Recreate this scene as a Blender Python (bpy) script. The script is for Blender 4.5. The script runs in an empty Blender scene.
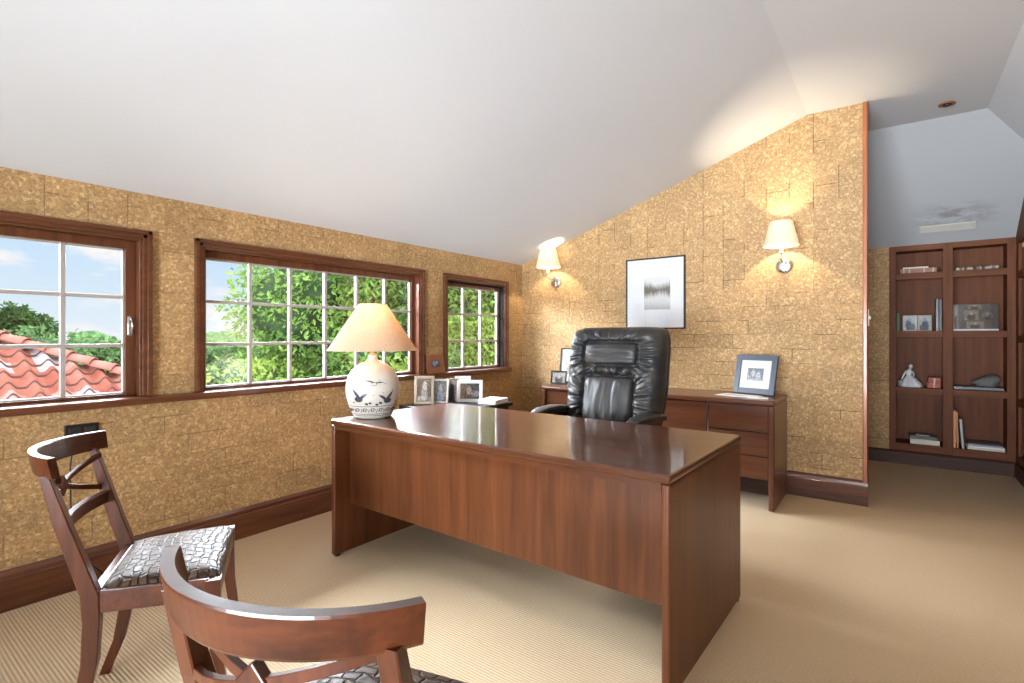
import bpy, bmesh, math, random
from mathutils import Vector, Matrix, noise
R = math.radians
sc = bpy.context.scene
C = sc.collection
rnd = random.Random(7)

# ------------------------------------------------------------------ camera
cam_data = bpy.data.cameras.new('camera')
cam = bpy.data.objects.new('camera', cam_data)
C.objects.link(cam)
cam.location = (0, 0, 1.2)
cam.rotation_euler = (R(90), 0, R(36.37))
cam_data.sensor_width = 36
cam_data.lens = 518.3 / 1024 * 36
cam_data.shift_y = -5.7 / 1024
cam_data.clip_start = 0.02
cam_data.clip_end = 500
sc.camera = cam
sc.view_settings.view_transform = 'Standard'
sc.view_settings.look = 'None'
sc.view_settings.gamma = 1
sc.view_settings.use_curve_mapping = False
sc.view_settings.exposure = 0.25
sc.cycles.use_denoising = True
sc.cycles.max_bounces = 10
sc.cycles.diffuse_bounces = 6
sc.cycles.transparent_max_bounces = 16
sc.cycles.sample_clamp_indirect = 9
sc.cycles.caustics_reflective = False
sc.cycles.caustics_refractive = False

# ------------------------------------------------------------------ node helper
def new_mat(name):
    m = bpy.data.materials.new(name)
    m.use_nodes = True
    m.node_tree.nodes.clear()
    return m

class NT:
    def __init__(s, tree):
        s.t = tree
    def n(s, kind, inputs=None, **props):
        nd = s.t.nodes.new(kind)
        for k, v in props.items():
            setattr(nd, k, v)
        for k, v in (inputs or {}).items():
            sock = nd.inputs[k]
            if isinstance(v, bpy.types.NodeSocket):
                s.t.links.new(v, sock)
            elif isinstance(v, tuple) and len(v) == 3 and sock.type == 'RGBA':
                sock.default_value = (*v, 1)
            else:
                sock.default_value = v
        return nd
    def math(s, op, a, b=0.0, clamp=False):
        return s.n('ShaderNodeMath', {0: a, 1: b}, operation=op, use_clamp=clamp).outputs[0]
    def mix(s, f, a, b, blend='MIX'):
        nd = s.n('ShaderNodeMix', {}, data_type='RGBA', blend_type=blend)
        for i, v in ((0, f), (6, a), (7, b)):
            sock = nd.inputs[i]
            if isinstance(v, bpy.types.NodeSocket):
                s.t.links.new(v, sock)
            elif isinstance(v, tuple):
                sock.default_value = (*v[:3], 1)
            else:
                sock.default_value = v
        return nd.outputs[2]
    def ramp(s, f, stops):
        nd = s.n('ShaderNodeValToRGB', {0: f})
        e = nd.color_ramp.elements
        while len(e) < len(stops):
            e.new(0.5)
        for el, (p, c) in zip(e, stops):
            el.position = p
            el.color = (*c, 1) if isinstance(c, tuple) else (c, c, c, 1)
        return nd.outputs[0]
    def maprange(s, v, a, b, c, d):
        nd = s.n('ShaderNodeMapRange', {0: v, 1: a, 2: b, 3: c, 4: d})
        return nd.outputs[0]

# ------------------------------------------------------------------ world
world = bpy.data.worlds.new('sky')
sc.world = world
world.use_nodes = True
world.node_tree.nodes.clear()
T = NT(world.node_tree)
co = T.n('ShaderNodeTexCoord').outputs['Generated']
sep = T.n('ShaderNodeSeparateXYZ', {0: co})
z = sep.outputs[2]
blue = T.ramp(z, [(0.0, (0.78, 0.88, 0.96)), (0.10, (0.62, 0.80, 0.97)), (0.25, (0.44, 0.68, 0.96)), (1.0, (0.24, 0.46, 0.9))])
mp = T.n('ShaderNodeMapping', {0: co, 3: (1.0, 1.0, 3.2)}).outputs[0]
cl = T.n('ShaderNodeTexNoise', {'Vector': mp, 'Scale': 6.5, 'Detail': 6.0, 'Roughness': 0.55, 'Distortion': 0.3}).outputs[0]
cl = T.maprange(cl, 0.53, 0.66, 0.0, 0.9)
col = T.mix(cl, blue, (1.0, 0.97, 0.95))
up = T.n('ShaderNodeMapRange', {0: z, 1: 0.24, 2: 0.5, 3: 0.9, 4: 5.0}, interpolation_type='SMOOTHSTEP').outputs[0]
bgcol = T.mix(T.maprange(z, 0.25, 0.5, 0.0, 0.75), col, (0.95, 0.97, 1.0))
bg = T.n('ShaderNodeBackground', {'Color': bgcol, 'Strength': up})
T.n('ShaderNodeOutputWorld', {0: bg.outputs[0]})

# ------------------------------------------------------------------ sun
sun_d = bpy.data.lights.new('sun', 'SUN')
sun_d.energy = 2.8
sun_d.angle = R(0.6)
sun_d.color = (1.0, 0.95, 0.86)
sun = bpy.data.objects.new('sun', sun_d)
C.objects.link(sun)
sun.rotation_euler = Vector((-0.38, -0.62, -0.85)).to_track_quat('-Z', 'Y').to_euler()

# portals: guide sampling of the sky through the real windows (they give no light)
def portal(loc, aim, w, h):
    d = bpy.data.lights.new('window_portal', 'AREA')
    d.shape = 'RECTANGLE'
    d.size = w
    d.size_y = h
    d.cycles.is_portal = True
    o = bpy.data.objects.new('window_portal', d)
    C.objects.link(o)
    o.location = loc
    o.rotation_euler = Vector(aim).to_track_quat('-Z', 'Y').to_euler()
portal((-3.26, 0.46, 1.27), (1, 0, 0), 1.2, 0.82)
portal((-3.26, 2.14, 1.27), (1, 0, 0), 1.7, 0.82)
portal((-3.26, 3.70, 1.27), (1, 0, 0), 0.85, 0.82)
portal((-0.6, -2.32, 1.08), (0, 1, 0), 2.5, 2.1)

# unseen area lights, added outside to brighten the room
def area(name, loc, aim, w, h, power, col):
    d = bpy.data.lights.new(name, 'AREA')
    d.shape = 'RECTANGLE'
    d.size = w
    d.size_y = h
    d.energy = power
    d.color = col
    o = bpy.data.objects.new(name, d)
    C.objects.link(o)
    o.location = loc
    o.rotation_euler = Vector(aim).to_track_quat('-Z', 'Y').to_euler()
    return o
area('door_fill_light', (0.2, -9.0, -0.1), (-0.05, 1, 0.12), 9.0, 3.8, 7400, (0.82, 0.91, 1.0))  # fill lamp added beyond the rear door, on top of the sky
# added lamp above the sightline, boosting sky light through the three windows
area('window_fill_light', (-5.3, 2.2, 2.42), (1, 0, -0.45), 7.0, 0.9, 1900, (0.84, 0.92, 1.0))

# ------------------------------------------------------------------ geometry helpers
def xf(v, M):
    return M @ Vector(v) if M else Vector(v)

def loft(bm, rings, closed=True, caps=True, smooth=True):
    vs = [[bm.verts.new(p) for p in r] for r in rings]
    n = len(vs[0])
    for a, b in zip(vs, vs[1:]):
        for i in range(n if closed else n - 1):
            j = (i + 1) % n
            f = bm.faces.new((a[i], a[j], b[j], b[i]))
            f.smooth = smooth
    if caps and closed and n > 2:
        bm.faces.new(list(reversed(vs[0])))
        bm.faces.new(vs[-1])
    return vs

def box(bm, x0, x1, y0, y1, z0, z1, bev=0.0, seg=2, M=None):
    if x1 < x0: x0, x1 = x1, x0
    if y1 < y0: y0, y1 = y1, y0
    if z1 < z0: z0, z1 = z1, z0
    t = bmesh.new()
    v = [t.verts.new(p) for p in ((x0,y0,z0),(x1,y0,z0),(x1,y1,z0),(x0,y1,z0),(x0,y0,z1),(x1,y0,z1),(x1,y1,z1),(x0,y1,z1))]
    for f in ((0,3,2,1),(4,5,6,7),(0,1,5,4),(1,2,6,5),(2,3,7,6),(3,0,4,7)):
        t.faces.new([v[i] for i in f])
    if bev > 0:
        bev = min(bev, 0.49 * min(x1-x0, y1-y0, z1-z0))
        bmesh.ops.bevel(t, geom=t.edges[:], offset=bev, segments=seg, profile=0.5, affect='EDGES')
    merge(bm, t, M)

def merge(bm, t, M=None):
    mp = {}
    for v in t.verts:
        mp[v] = bm.verts.new(xf(v.co, M))
    for f in t.faces:
        try:
            g = bm.faces.new([mp[v] for v in f.verts])
            g.smooth = f.smooth
        except ValueError:
            pass
    t.free()

def prism(bm, pts, d, M=None, bev=0.0, seg=2):
    """polygon pts (3D, planar) pushed along the vector d"""
    t = bmesh.new()
    d = Vector(d)
    a = [t.verts.new(p) for p in pts]
    b = [t.verts.new(Vector(p) + d) for p in pts]
    n = len(a)
    t.faces.new(a)
    t.faces.new(list(reversed(b)))
    for i in range(n):
        j = (i + 1) % n
        t.faces.new((a[j], a[i], b[i], b[j]))
    bmesh.ops.recalc_face_normals(t, faces=t.faces[:])
    if bev > 0:
        bmesh.ops.bevel(t, geom=t.edges[:], offset=bev, segments=seg, profile=0.5, affect='EDGES')
    merge(bm, t, M)

def lathe(bm, prof, n=40, M=None, caps=True):
    rings = []
    for r, zz in prof:
        rings.append([xf((r*math.cos(2*math.pi*i/n), r*math.sin(2*math.pi*i/n), zz), M) for i in range(n)])
    loft(bm, rings, True, caps)

def tube(bm, pts, r, n=10, M=None):
    pts = [Vector(p) for p in pts]
    rs = r if isinstance(r, (list, tuple)) else [r] * len(pts)
    rings = []
    up = Vector((0, 0, 1))
    for i, p in enumerate(pts):
        d = (pts[min(i+1, len(pts)-1)] - pts[max(i-1, 0)]).normalized()
        s = d.cross(up)
        if s.length < 1e-3:
            s = d.cross(Vector((0, 1, 0)))
        s.normalize()
        u = s.cross(d).normalized()
        rings.append([xf(p + rs[i]*(math.cos(2*math.pi*k/n)*s + math.sin(2*math.pi*k/n)*u), M) for k in range(n)])
    loft(bm, rings)

def bar(bm, stations, M=None):
    """stations: (centre, half-x vector, half-y vector): a rectangular bar through them with eased edges"""
    rings = []
    for c, a, b in stations:
        c, a, b = Vector(c), Vector(a), Vector(b)
        e = 0.86
        rings.append([xf(p, M) for p in (c-a-b*e, c-a*e-b, c+a*e-b, c+a-b*e, c+a+b*e, c+a*e+b, c-a*e+b, c-a+b*e)])
    loft(bm, rings, smooth=False)

def obj(name, bm, mat, parent=None, smooth=False, loc=None):
    bmesh.ops.recalc_face_normals(bm, faces=bm.faces[:])
    if smooth:
        for f in bm.faces:
            f.smooth = True
    me = bpy.data.meshes.new(name)
    bm.to_mesh(me)
    bm.free()
    me.materials.append(mat)
    o = bpy.data.objects.new(name, me)
    C.objects.link(o)
    if parent:
        o.parent = parent
    if loc:
        o.location = loc
    return o

def tag(o, label, cat, group=None):
    o['label'] = label
    o['category'] = cat
    if group:
        o['group'] = group
    return o

def thing(name, label, cat, loc=(0, 0, 0), rotz=0.0, group=None):
    o = bpy.data.objects.new(name, None)
    o.empty_display_size = 0.05
    C.objects.link(o)
    o.location = loc
    o.rotation_euler = (0, 0, rotz)
    return tag(o, label, cat, group)

def struct(name, bm=None, mat=None, parent=None, smooth=False):
    if bm is None:
        o = bpy.data.objects.new(name, None)
        o.empty_display_size = 0.05
        C.objects.link(o)
    else:
        o = obj(name, bm, mat, parent, smooth)
    if parent is None:
        o['kind'] = 'structure'
    return o

def B():
    return bmesh.new()

def copy_tree(o, parent=None):
    c = o.copy()
    C.objects.link(c)
    if parent:
        c.parent = parent
    for ch in list(o.children):
        copy_tree(ch, c)
    return c

# ------------------------------------------------------------------ materials
def principled(name, color, rough=0.5, metal=0.0, coat=0.0, spec=0.5, **kw):
    m = new_mat(name)
    t = NT(m.node_tree)
    p = t.n('ShaderNodeBsdfPrincipled', {'Base Color': color, 'Roughness': rough, 'Metallic': metal, 'Coat Weight': coat, 'Specular IOR Level': spec, **kw})
    t.n('ShaderNodeOutputMaterial', {0: p.outputs[0]})
    return m

def soft(name, color, rough=0.6, var=0.12, scale=40.0, bump=0.0, coat=0.0, metal=0.0, spec=0.5):
    """a plain colour with a little tonal noise"""
    m = new_mat(name)
    t = NT(m.node_tree)
    co = t.n('ShaderNodeTexCoord').outputs['Object']
    nz = t.n('ShaderNodeTexNoise', {'Vector': co, 'Scale': scale, 'Detail': 4.0}).outputs[0]
    a = tuple(min(1, c*(1-var)) for c in color)
    b = tuple(min(1, c*(1+var)) for c in color)
    p = t.n('ShaderNodeBsdfPrincipled', {'Base Color': t.mix(nz, a, b), 'Roughness': rough, 'Coat Weight': coat, 'Metallic': metal, 'Specular IOR Level': spec})
    if bump:
        bp = t.n('ShaderNodeBump', {'Strength': bump, 'Distance': 0.002, 'Height': nz})
        t.t.links.new(bp.outputs[0], p.inputs['Normal'])
    t.n('ShaderNodeOutputMaterial', {0: p.outputs[0]})
    return m

def wood(name, dark, light, axis='X', scale=1.0, rough=0.35, coat=0.3, coat_rough=0.12, contrast=1.0, spec=0.3):
    m = new_mat(name)
    t = NT(m.node_tree)
    co = t.n('ShaderNodeTexCoord').outputs['Object']
    k = {'X': (1.2, 22, 22), 'Y': (22, 1.2, 22), 'Z': (22, 22, 1.2)}[axis]
    mp = t.n('ShaderNodeMapping', {0: co, 3: tuple(c*scale for c in k)}).outputs[0]
    n1 = t.n('ShaderNodeTexNoise', {'Vector': mp, 'Scale': 1.0, 'Detail': 7.0, 'Roughness': 0.6, 'Distortion': 0.6}).outputs[0]
    k2 = tuple(c*scale*5 for c in k)
    mp2 = t.n('ShaderNodeMapping', {0: co, 3: k2}).outputs[0]
    n2 = t.n('ShaderNodeTexNoise', {'Vector': mp2, 'Scale': 1.0, 'Detail': 3.0}).outputs[0]
    f = t.math('ADD', t.math('MULTIPLY', n1, 0.75), t.math('MULTIPLY', n2, 0.25))
    f = t.maprange(f, 0.5-0.17/contrast, 0.5+0.17/contrast, 0.0, 1.0)
    c = t.mix(f, dark, light)
    bp = t.n('ShaderNodeBump', {'Strength': 0.04, 'Distance': 0.001, 'Height': n2})
    p = t.n('ShaderNodeBsdfPrincipled', {'Base Color': c, 'Roughness': rough, 'Coat Weight': coat, 'Coat Roughness': coat_rough, 'Specular IOR Level': spec, 'Normal': bp.outputs[0]})
    t.n('ShaderNodeOutputMaterial', {0: p.outputs[0]})
    return m

def cork(name, u, seam):
    """flaked cork wallpaper; u = index of the horizontal world axis of this wall"""
    m = new_mat(name)
    t = NT(m.node_tree)
    co = t.n('ShaderNodeTexCoord').outputs['Object']
    s = t.n('ShaderNodeSeparateXYZ', {0: co})
    U, Z = s.outputs[u], s.outputs[2]
    warp = t.n('ShaderNodeTexNoise', {'Vector': co, 'Scale': 30.0, 'Detail': 2.0}).outputs[1]
    wco = t.n('ShaderNodeVectorMath', {0: co, 1: t.n('ShaderNodeVectorMath', {0: warp, 'Scale': 0.02}, operation='SCALE').outputs[0]}, operation='ADD').outputs[0]
    v1 = t.n('ShaderNodeTexVoronoi', {'Vector': wco, 'Scale': 74.0, 'Randomness': 1.0})
    v2 = t.n('ShaderNodeTexVoronoi', {'Vector': wco, 'Scale': 150.0})
    g1 = t.n('ShaderNodeSeparateColor', {0: v1.outputs['Color']}).outputs[0]
    g2 = t.n('ShaderNodeSeparateColor', {0: v2.outputs['Color']}).outputs[1]
    base = t.ramp(g1, [(0.0, (0.355, 0.213, 0.094)), (0.55, (0.42, 0.258, 0.116)), (0.76, (0.45, 0.284, 0.131)), (0.90, (0.525, 0.352, 0.172)), (1.0, (0.565, 0.394, 0.204))])
    fine = t.ramp(g2, [(0.0, 0.78), (0.6, 1.0), (1.0, 1.22)])
    c = t.mix(1.0, base, fine, 'MULTIPLY')
    # broad tonal change from sheet to sheet, and the short dark gaps where sheets meet
    uz = t.n('ShaderNodeCombineXYZ', {0: U, 1: Z, 2: 0.0}).outputs[0]
    zu = t.n('ShaderNodeCombineXYZ', {0: Z, 1: U, 2: 0.0}).outputs[0]
    def brick(vec, w, h):
        return t.n('ShaderNodeTexBrick', {'Vector': vec, 'Color1': (0.86, 0.85, 0.84), 'Color2': (1.07, 1.05, 1.02), 'Mortar': (0.0, 0.0, 0.0), 'Scale': 1.0, 'Mortar Size': 0.0028, 'Mortar Smooth': 0.3, 'Bias': 0.0, 'Brick Width': w, 'Row Height': h}, offset=0.37, squash=1.0)
    bh = brick(uz, 0.31, 0.11)
    bv = brick(zu, 0.33, 0.16)
    sw = t.maprange(t.math('ADD', Z, t.math('MULTIPLY', t.n('ShaderNodeTexNoise', {'Vector': co, 'Scale': 1.3}).outputs[0], 0.6)), 1.72, 1.78, 0.0, 1.0)
    tone = t.mix(sw, bh.outputs[0], bv.outputs[0])
    fac = t.n('ShaderNodeMix', {0: sw, 2: bh.outputs[1], 3: bv.outputs[1]}).outputs[0]
    gate = t.maprange(t.n('ShaderNodeTexNoise', {'Vector': co, 'Scale': 5.0, 'Detail': 1.0}).outputs[0], 0.5, 0.58, 0.0, 1.0)
    line = t.math('MULTIPLY', t.math('MULTIPLY', fac, gate), seam)
    tone = t.mix(t.math('MULTIPLY', fac, 1.0), tone, (1.0, 1.0, 1.0))
    c = t.mix(1.0, c, tone, 'MULTIPLY')
    c = t.mix(line, c, (0.10, 0.055, 0.02))
    hgt = t.math('SUBTRACT', t.math('ADD', t.math('MULTIPLY', g1, 0.5), t.math('MULTIPLY', g2, 0.3)), t.math('MULTIPLY', line, 2.0))
    bp = t.n('ShaderNodeBump', {'Strength': 0.35, 'Distance': 0.003, 'Height': hgt})
    p = t.n('ShaderNodeBsdfPrincipled', {'Base Color': c, 'Roughness': 0.62, 'Specular IOR Level': 0.3, 'Normal': bp.outputs[0]})
    t.n('ShaderNodeOutputMaterial', {0: p.outputs[0]})
    return m

def carpet_mat():
    m = new_mat('sisal_carpet')
    t = NT(m.node_tree)
    co = t.n('ShaderNodeTexCoord').outputs['Object']
    s = t.n('ShaderNodeSeparateXYZ', {0: co})
    nz = t.n('ShaderNodeTexNoise', {'Vector': t.n('ShaderNodeMapping', {0: co, 3: (40, 160, 1)}).outputs[0], 'Scale': 1.0, 'Detail': 3.0}).outputs[0]
    nub = t.n('ShaderNodeTexNoise', {'Vector': t.n('ShaderNodeMapping', {0: co, 3: (110, 60, 1)}).outputs[0], 'Scale': 1.0, 'Detail': 2.0}).outputs[0]
    ph = t.math('MULTIPLY', s.outputs[1], 2*math.pi/0.0125)
    wv = t.math('ADD', t.math('MULTIPLY', t.math('SINE', t.math('ADD', ph, t.math('MULTIPLY', nz, 1.2))), 0.5), 0.5)
    big = t.n('ShaderNodeTexNoise', {'Vector': co, 'Scale': 1.6, 'Detail': 3.0}).outputs[0]
    f = t.math('ADD', t.math('MULTIPLY', wv, 0.62), t.math('MULTIPLY', nub, 0.38))
    c = t.mix(f, (0.50, 0.36, 0.215), (0.76, 0.60, 0.41))
    c = t.mix(t.maprange(big, 0.35, 0.65, 0.0, 0.2), c, (0.54, 0.40, 0.25))
    h = t.math('ADD', wv, t.math('MULTIPLY', nub, 0.7))
    bp = t.n('ShaderNodeBump', {'Strength': 0.5, 'Distance': 0.003, 'Height': h})
    p = t.n('ShaderNodeBsdfPrincipled', {'Base Color': c, 'Roughness': 0.9, 'Specular IOR Level': 0.15, 'Normal': bp.outputs[0]})
    t.n('ShaderNodeOutputMaterial', {0: p.outputs[0]})
    return m

def plaster_mat(name='white_plaster', color=(0.64, 0.655, 0.678)):
    m = new_mat(name)
    t = NT(m.node_tree)
    co = t.n('ShaderNodeTexCoord').outputs['Object']
    nz = t.n('ShaderNodeTexNoise', {'Vector': co, 'Scale': 2.2, 'Detail': 5.0}).outputs[0]
    fi = t.n('ShaderNodeTexNoise', {'Vector': co, 'Scale': 90.0, 'Detail': 3.0}).outputs[0]
    c = t.mix(nz, tuple(x*0.975 for x in color), tuple(min(1, x*1.02) for x in color))
    bp = t.n('ShaderNodeBump', {'Strength': 0.04, 'Distance': 0.002, 'Height': t.math('ADD', fi, t.math('MULTIPLY', nz, 2.0))})
    p = t.n('ShaderNodeBsdfPrincipled', {'Base Color': c, 'Roughness': 0.85, 'Specular IOR Level': 0.2, 'Normal': bp.outputs[0]})
    t.n('ShaderNodeOutputMaterial', {0: p.outputs[0]})
    return m

def stained_plaster_mat():
    """the sloping plaster over the bookcase: damp blotches around the vent"""
    m = new_mat('stained_plaster')
    t = NT(m.node_tree)
    co = t.n('ShaderNodeTexCoord').outputs['Object']
    nz = t.n('ShaderNodeTexNoise', {'Vector': t.n('ShaderNodeMapping', {0: co, 3: (1, 2.2, 2.2)}).outputs[0], 'Scale': 6.0, 'Detail': 4.0, 'Roughness': 0.6}).outputs[0]
    s = t.n('ShaderNodeSeparateXYZ', {0: co})
    mx = t.math('SUBTRACT', 1.0, t.math('ABSOLUTE', t.math('MULTIPLY', t.math('SUBTRACT', s.outputs[0], 0.42), 2.8)), True)
    mz = t.math('SUBTRACT', 1.0, t.math('ABSOLUTE', t.math('MULTIPLY', t.math('SUBTRACT', s.outputs[2], 2.225), 8.0)), True)
    mask = t.math('MULTIPLY', t.math('MULTIPLY', mx, mz), t.maprange(nz, 0.42, 0.6, 0.0, 1.6), True)
    c = t.mix(mask, (0.40, 0.405, 0.412), (0.25, 0.24, 0.23))
    p = t.n('ShaderNodeBsdfPrincipled', {'Base Color': c, 'Roughness': 0.85, 'Specular IOR Level': 0.2})
    t.n('ShaderNodeOutputMaterial', {0: p.outputs[0]})
    return m

def clear_glass(name, tint=(1, 1, 1), gloss=0.9):
    m = new_mat(name)
    t = NT(m.node_tree)
    lw = t.n('ShaderNodeLayerWeight', {0: 0.5}).outputs['Facing']
    f = t.math('ADD', t.math('MULTIPLY', t.math('POWER', lw, 5.0), gloss), 0.04)
    tr = t.n('ShaderNodeBsdfTransparent', {0: tint})
    gl = t.n('ShaderNodeBsdfGlossy', {0: (1, 1, 1), 'Roughness': 0.02})
    mx = t.n('ShaderNodeMixShader', {0: f, 1: tr.outputs[0], 2: gl.outputs[0]})
    t.n('ShaderNodeOutputMaterial', {0: mx.outputs[0]})
    return m

def shade_mat(name, color, trans=0.5, weave=0.0):
    m = new_mat(name)
    t = NT(m.node_tree)
    co = t.n('ShaderNodeTexCoord').outputs['Object']
    nz = t.n('ShaderNodeTexNoise', {'Vector': t.n('ShaderNodeMapping', {0: co, 3: (1, 1, 1)}).outputs[0], 'Scale': 160.0, 'Detail': 3.0}).outputs[0]
    c = t.mix(t.maprange(nz, 0.4, 0.6, 0.0, weave), color, tuple(x*0.7 for x in color))
    d = t.n('ShaderNodeBsdfDiffuse', {0: c})
    tr = t.n('ShaderNodeBsdfTranslucent', {0: c})
    mx = t.n('ShaderNodeMixShader', {0: trans, 1: d.outputs[0], 2: tr.outputs[0]})
    t.n('ShaderNodeOutputMaterial', {0: mx.outputs[0]})
    return m

def leaf_mat(name, dark, light):
    m = new_mat(name)
    t = NT(m.node_tree)
    ri = t.n('ShaderNodeNewGeometry').outputs['Random Per Island']
    co = t.n('ShaderNodeTexCoord').outputs['Object']
    nz = t.n('ShaderNodeTexNoise', {'Vector': co, 'Scale': 1.9, 'Detail': 4.0}).outputs[0]
    f = t.math('ADD', t.math('MULTIPLY', ri, 0.42), t.maprange(nz, 0.36, 0.64, 0.0, 0.62))
    c = t.mix(f, dark, light)
    d = t.n('ShaderNodeBsdfDiffuse', {0: c})
    tr = t.n('ShaderNodeBsdfTranslucent', {0: c})
    mx = t.n('ShaderNodeMixShader', {0: 0.3, 1: d.outputs[0], 2: tr.outputs[0]})
    t.n('ShaderNodeOutputMaterial', {0: mx.outputs[0]})
    return m

def photo_mat(name, bg_a, bg_b, blobs, scale=14.0, rough=0.25):
    """a printed photograph: soft patches with rounded figures; coordinates run -0.5..0.5 over width (X) and height (Z)"""
    m = new_mat(name)
    t = NT(m.node_tree)
    co = t.n('ShaderNodeTexCoord').outputs['Generated']
    s = t.n('ShaderNodeSeparateXYZ', {0: co})
    uv = t.n('ShaderNodeCombineXYZ', {0: t.math('SUBTRACT', s.outputs[0], 0.5), 1: t.math('SUBTRACT', s.outputs[2], 0.5), 2: 0.0}).outputs[0]
    nz = t.n('ShaderNodeTexNoise', {'Vector': uv, 'Scale': scale*0.5, 'Detail': 5.0}).outputs[0]
    c = t.mix(t.maprange(nz, 0.38, 0.62, 0.0, 1.0), bg_a, bg_b)
    wob = t.n('ShaderNodeVectorMath', {0: t.n('ShaderNodeTexNoise', {'Vector': uv, 'Scale': 5.0}).outputs[1], 'Scale': 0.12}, operation='SCALE').outputs[0]
    uw = t.n('ShaderNodeVectorMath', {0: uv, 1: wob}, operation='ADD').outputs[0]
    for bx, bz, rx, rz, colr in blobs:
        mp = t.n('ShaderNodeMapping', {0: uw, 1: (-(bx+0.06)/rx, -(bz+0.06)/rz, 0), 3: (1/rx, 1/rz, 0.0)}).outputs[0]
        ln = t.n('ShaderNodeVectorMath', {0: mp}, operation='LENGTH').outputs['Value']
        c = t.mix(t.maprange(ln, 0.8, 1.1, 1.0, 0.0), c, colr)
    g = t.n('ShaderNodeTexNoise', {'Vector': uv, 'Scale': scale*0.9, 'Detail': 4.0, 'Distortion': 1.0}).outputs[0]
    c = t.mix(t.maprange(g, 0.46, 0.62, 0.0, 0.8), c, tuple(x*0.35 for x in bg_a))
    p = t.n('ShaderNodeBsdfPrincipled', {'Base Color': c, 'Roughness': rough})
    t.n('ShaderNodeOutputMaterial', {0: p.outputs[0]})
    return m

def lake_mat():
    """reeds and their reflection on pale water, black and white"""
    m = new_mat('reed_lake_print')
    t = NT(m.node_tree)
    s = t.n('ShaderNodeSeparateXYZ', {0: t.n('ShaderNodeTexCoord').outputs['Generated']})
    u, v = s.outputs[0], s.outputs[2]
    d = t.math('ABSOLUTE', t.math('SUBTRACT', v, 0.6))
    streak = t.n('ShaderNodeTexNoise', {'Vector': t.n('ShaderNodeCombineXYZ', {0: t.math('MULTIPLY', u, 16.0), 1: t.math('MULTIPLY', v, 2.0), 2: 0.0}).outputs[0], 'Scale': 1.6, 'Detail': 5.0}).outputs[0]
    side = t.math('ADD', 0.10, t.math('MULTIPLY', t.math('ABSOLUTE', t.math('SUBTRACT', u, 0.58)), 0.16))
    h = t.math('MULTIPLY', t.math('MULTIPLY', streak, side), 2.3)
    reed = t.maprange(t.math('SUBTRACT', d, h), -0.12, 0.07, 0.95, 0.0)
    c = t.mix(reed, t.mix(v, (0.50, 0.50, 0.49), (0.62, 0.62, 0.60)), (0.10, 0.09, 0.06))
    low = t.math('MULTIPLY', t.maprange(v, 0.25, 0.0, 0.0, 0.55), streak)
    c = t.mix(low, c, (0.16, 0.15, 0.10))
    p = t.n('ShaderNodeBsdfPrincipled', {'Base Color': c, 'Roughness': 0.6})
    t.n('ShaderNodeOutputMaterial', {0: p.outputs[0]})
    return m

def croc_mat():
    m = new_mat('embossed_hide')
    t = NT(m.node_tree)
    co = t.n('ShaderNodeTexCoord').outputs['Object']
    warp = t.n('ShaderNodeTexNoise', {'Vector': co, 'Scale': 13.0, 'Detail': 3.0}).outputs[1]
    wco = t.n('ShaderNodeVectorMath', {0: co, 1: t.n('ShaderNodeVectorMath', {0: warp, 'Scale': 0.05}, operation='SCALE').outputs[0]}, operation='ADD').outputs[0]
    bk = t.n('ShaderNodeTexBrick', {'Vector': wco, 'Color1': (0.2, 0.2, 0.2), 'Color2': (1, 1, 1), 'Mortar': (0, 0, 0), 'Scale': 1.0, 'Mortar Size': 0.005, 'Mortar Smooth': 1.0, 'Brick Width': 0.040, 'Row Height': 0.026}, offset=0.5)
    wr = t.n('ShaderNodeTexNoise', {'Vector': co, 'Scale': 45.0, 'Detail': 3.0}).outputs[0]
    g = t.n('ShaderNodeSeparateColor', {0: bk.outputs[0]}).outputs[0]
    c = t.mix(bk.outputs[1], t.mix(g, (0.045, 0.026, 0.016), (0.090, 0.055, 0.035)), (0.025, 0.013, 0.008))
    h = t.math('ADD', t.math('SUBTRACT', 1.0, bk.outputs[1]), t.math('ADD', t.math('MULTIPLY', wr, 0.5), t.math('MULTIPLY', g, 0.35)))
    bp = t.n('ShaderNodeBump', {'Strength': 0.75, 'Distance': 0.004, 'Height': h})
    p = t.n('ShaderNodeBsdfPrincipled', {'Base Color': c, 'Roughness': 0.42, 'Specular IOR Level': 0.15, 'Coat Weight': 0.0, 'Coat Roughness': 0.25, 'Normal': bp.outputs[0]})
    t.t.links.new(bp.outputs[0], p.inputs['Coat Normal'])
    t.n('ShaderNodeOutputMaterial', {0: p.outputs[0]})
    return m

def leather_mat():
    m = new_mat('black_leather')
    t = NT(m.node_tree)
    co = t.n('ShaderNodeTexCoord').outputs['Object']
    v = t.n('ShaderNodeTexVoronoi', {'Vector': co, 'Scale': 330.0}).outputs['Distance']
    nz = t.n('ShaderNodeTexNoise', {'Vector': co, 'Scale': 7.0, 'Detail': 4.0}).outputs[0]
    c = t.mix(t.maprange(nz, 0.4, 0.65, 0.0, 1.0), (0.016, 0.016, 0.017), (0.040, 0.034, 0.028))
    bp = t.n('ShaderNodeBump', {'Strength': 0.12, 'Distance': 0.001, 'Height': v})
    p = t.n('ShaderNodeBsdfPrincipled', {'Base Color': c, 'Roughness': 0.42, 'Specular IOR Level': 0.42, 'Normal': bp.outputs[0]})
    t.n('ShaderNodeOutputMaterial', {0: p.outputs[0]})
    return m

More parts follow.
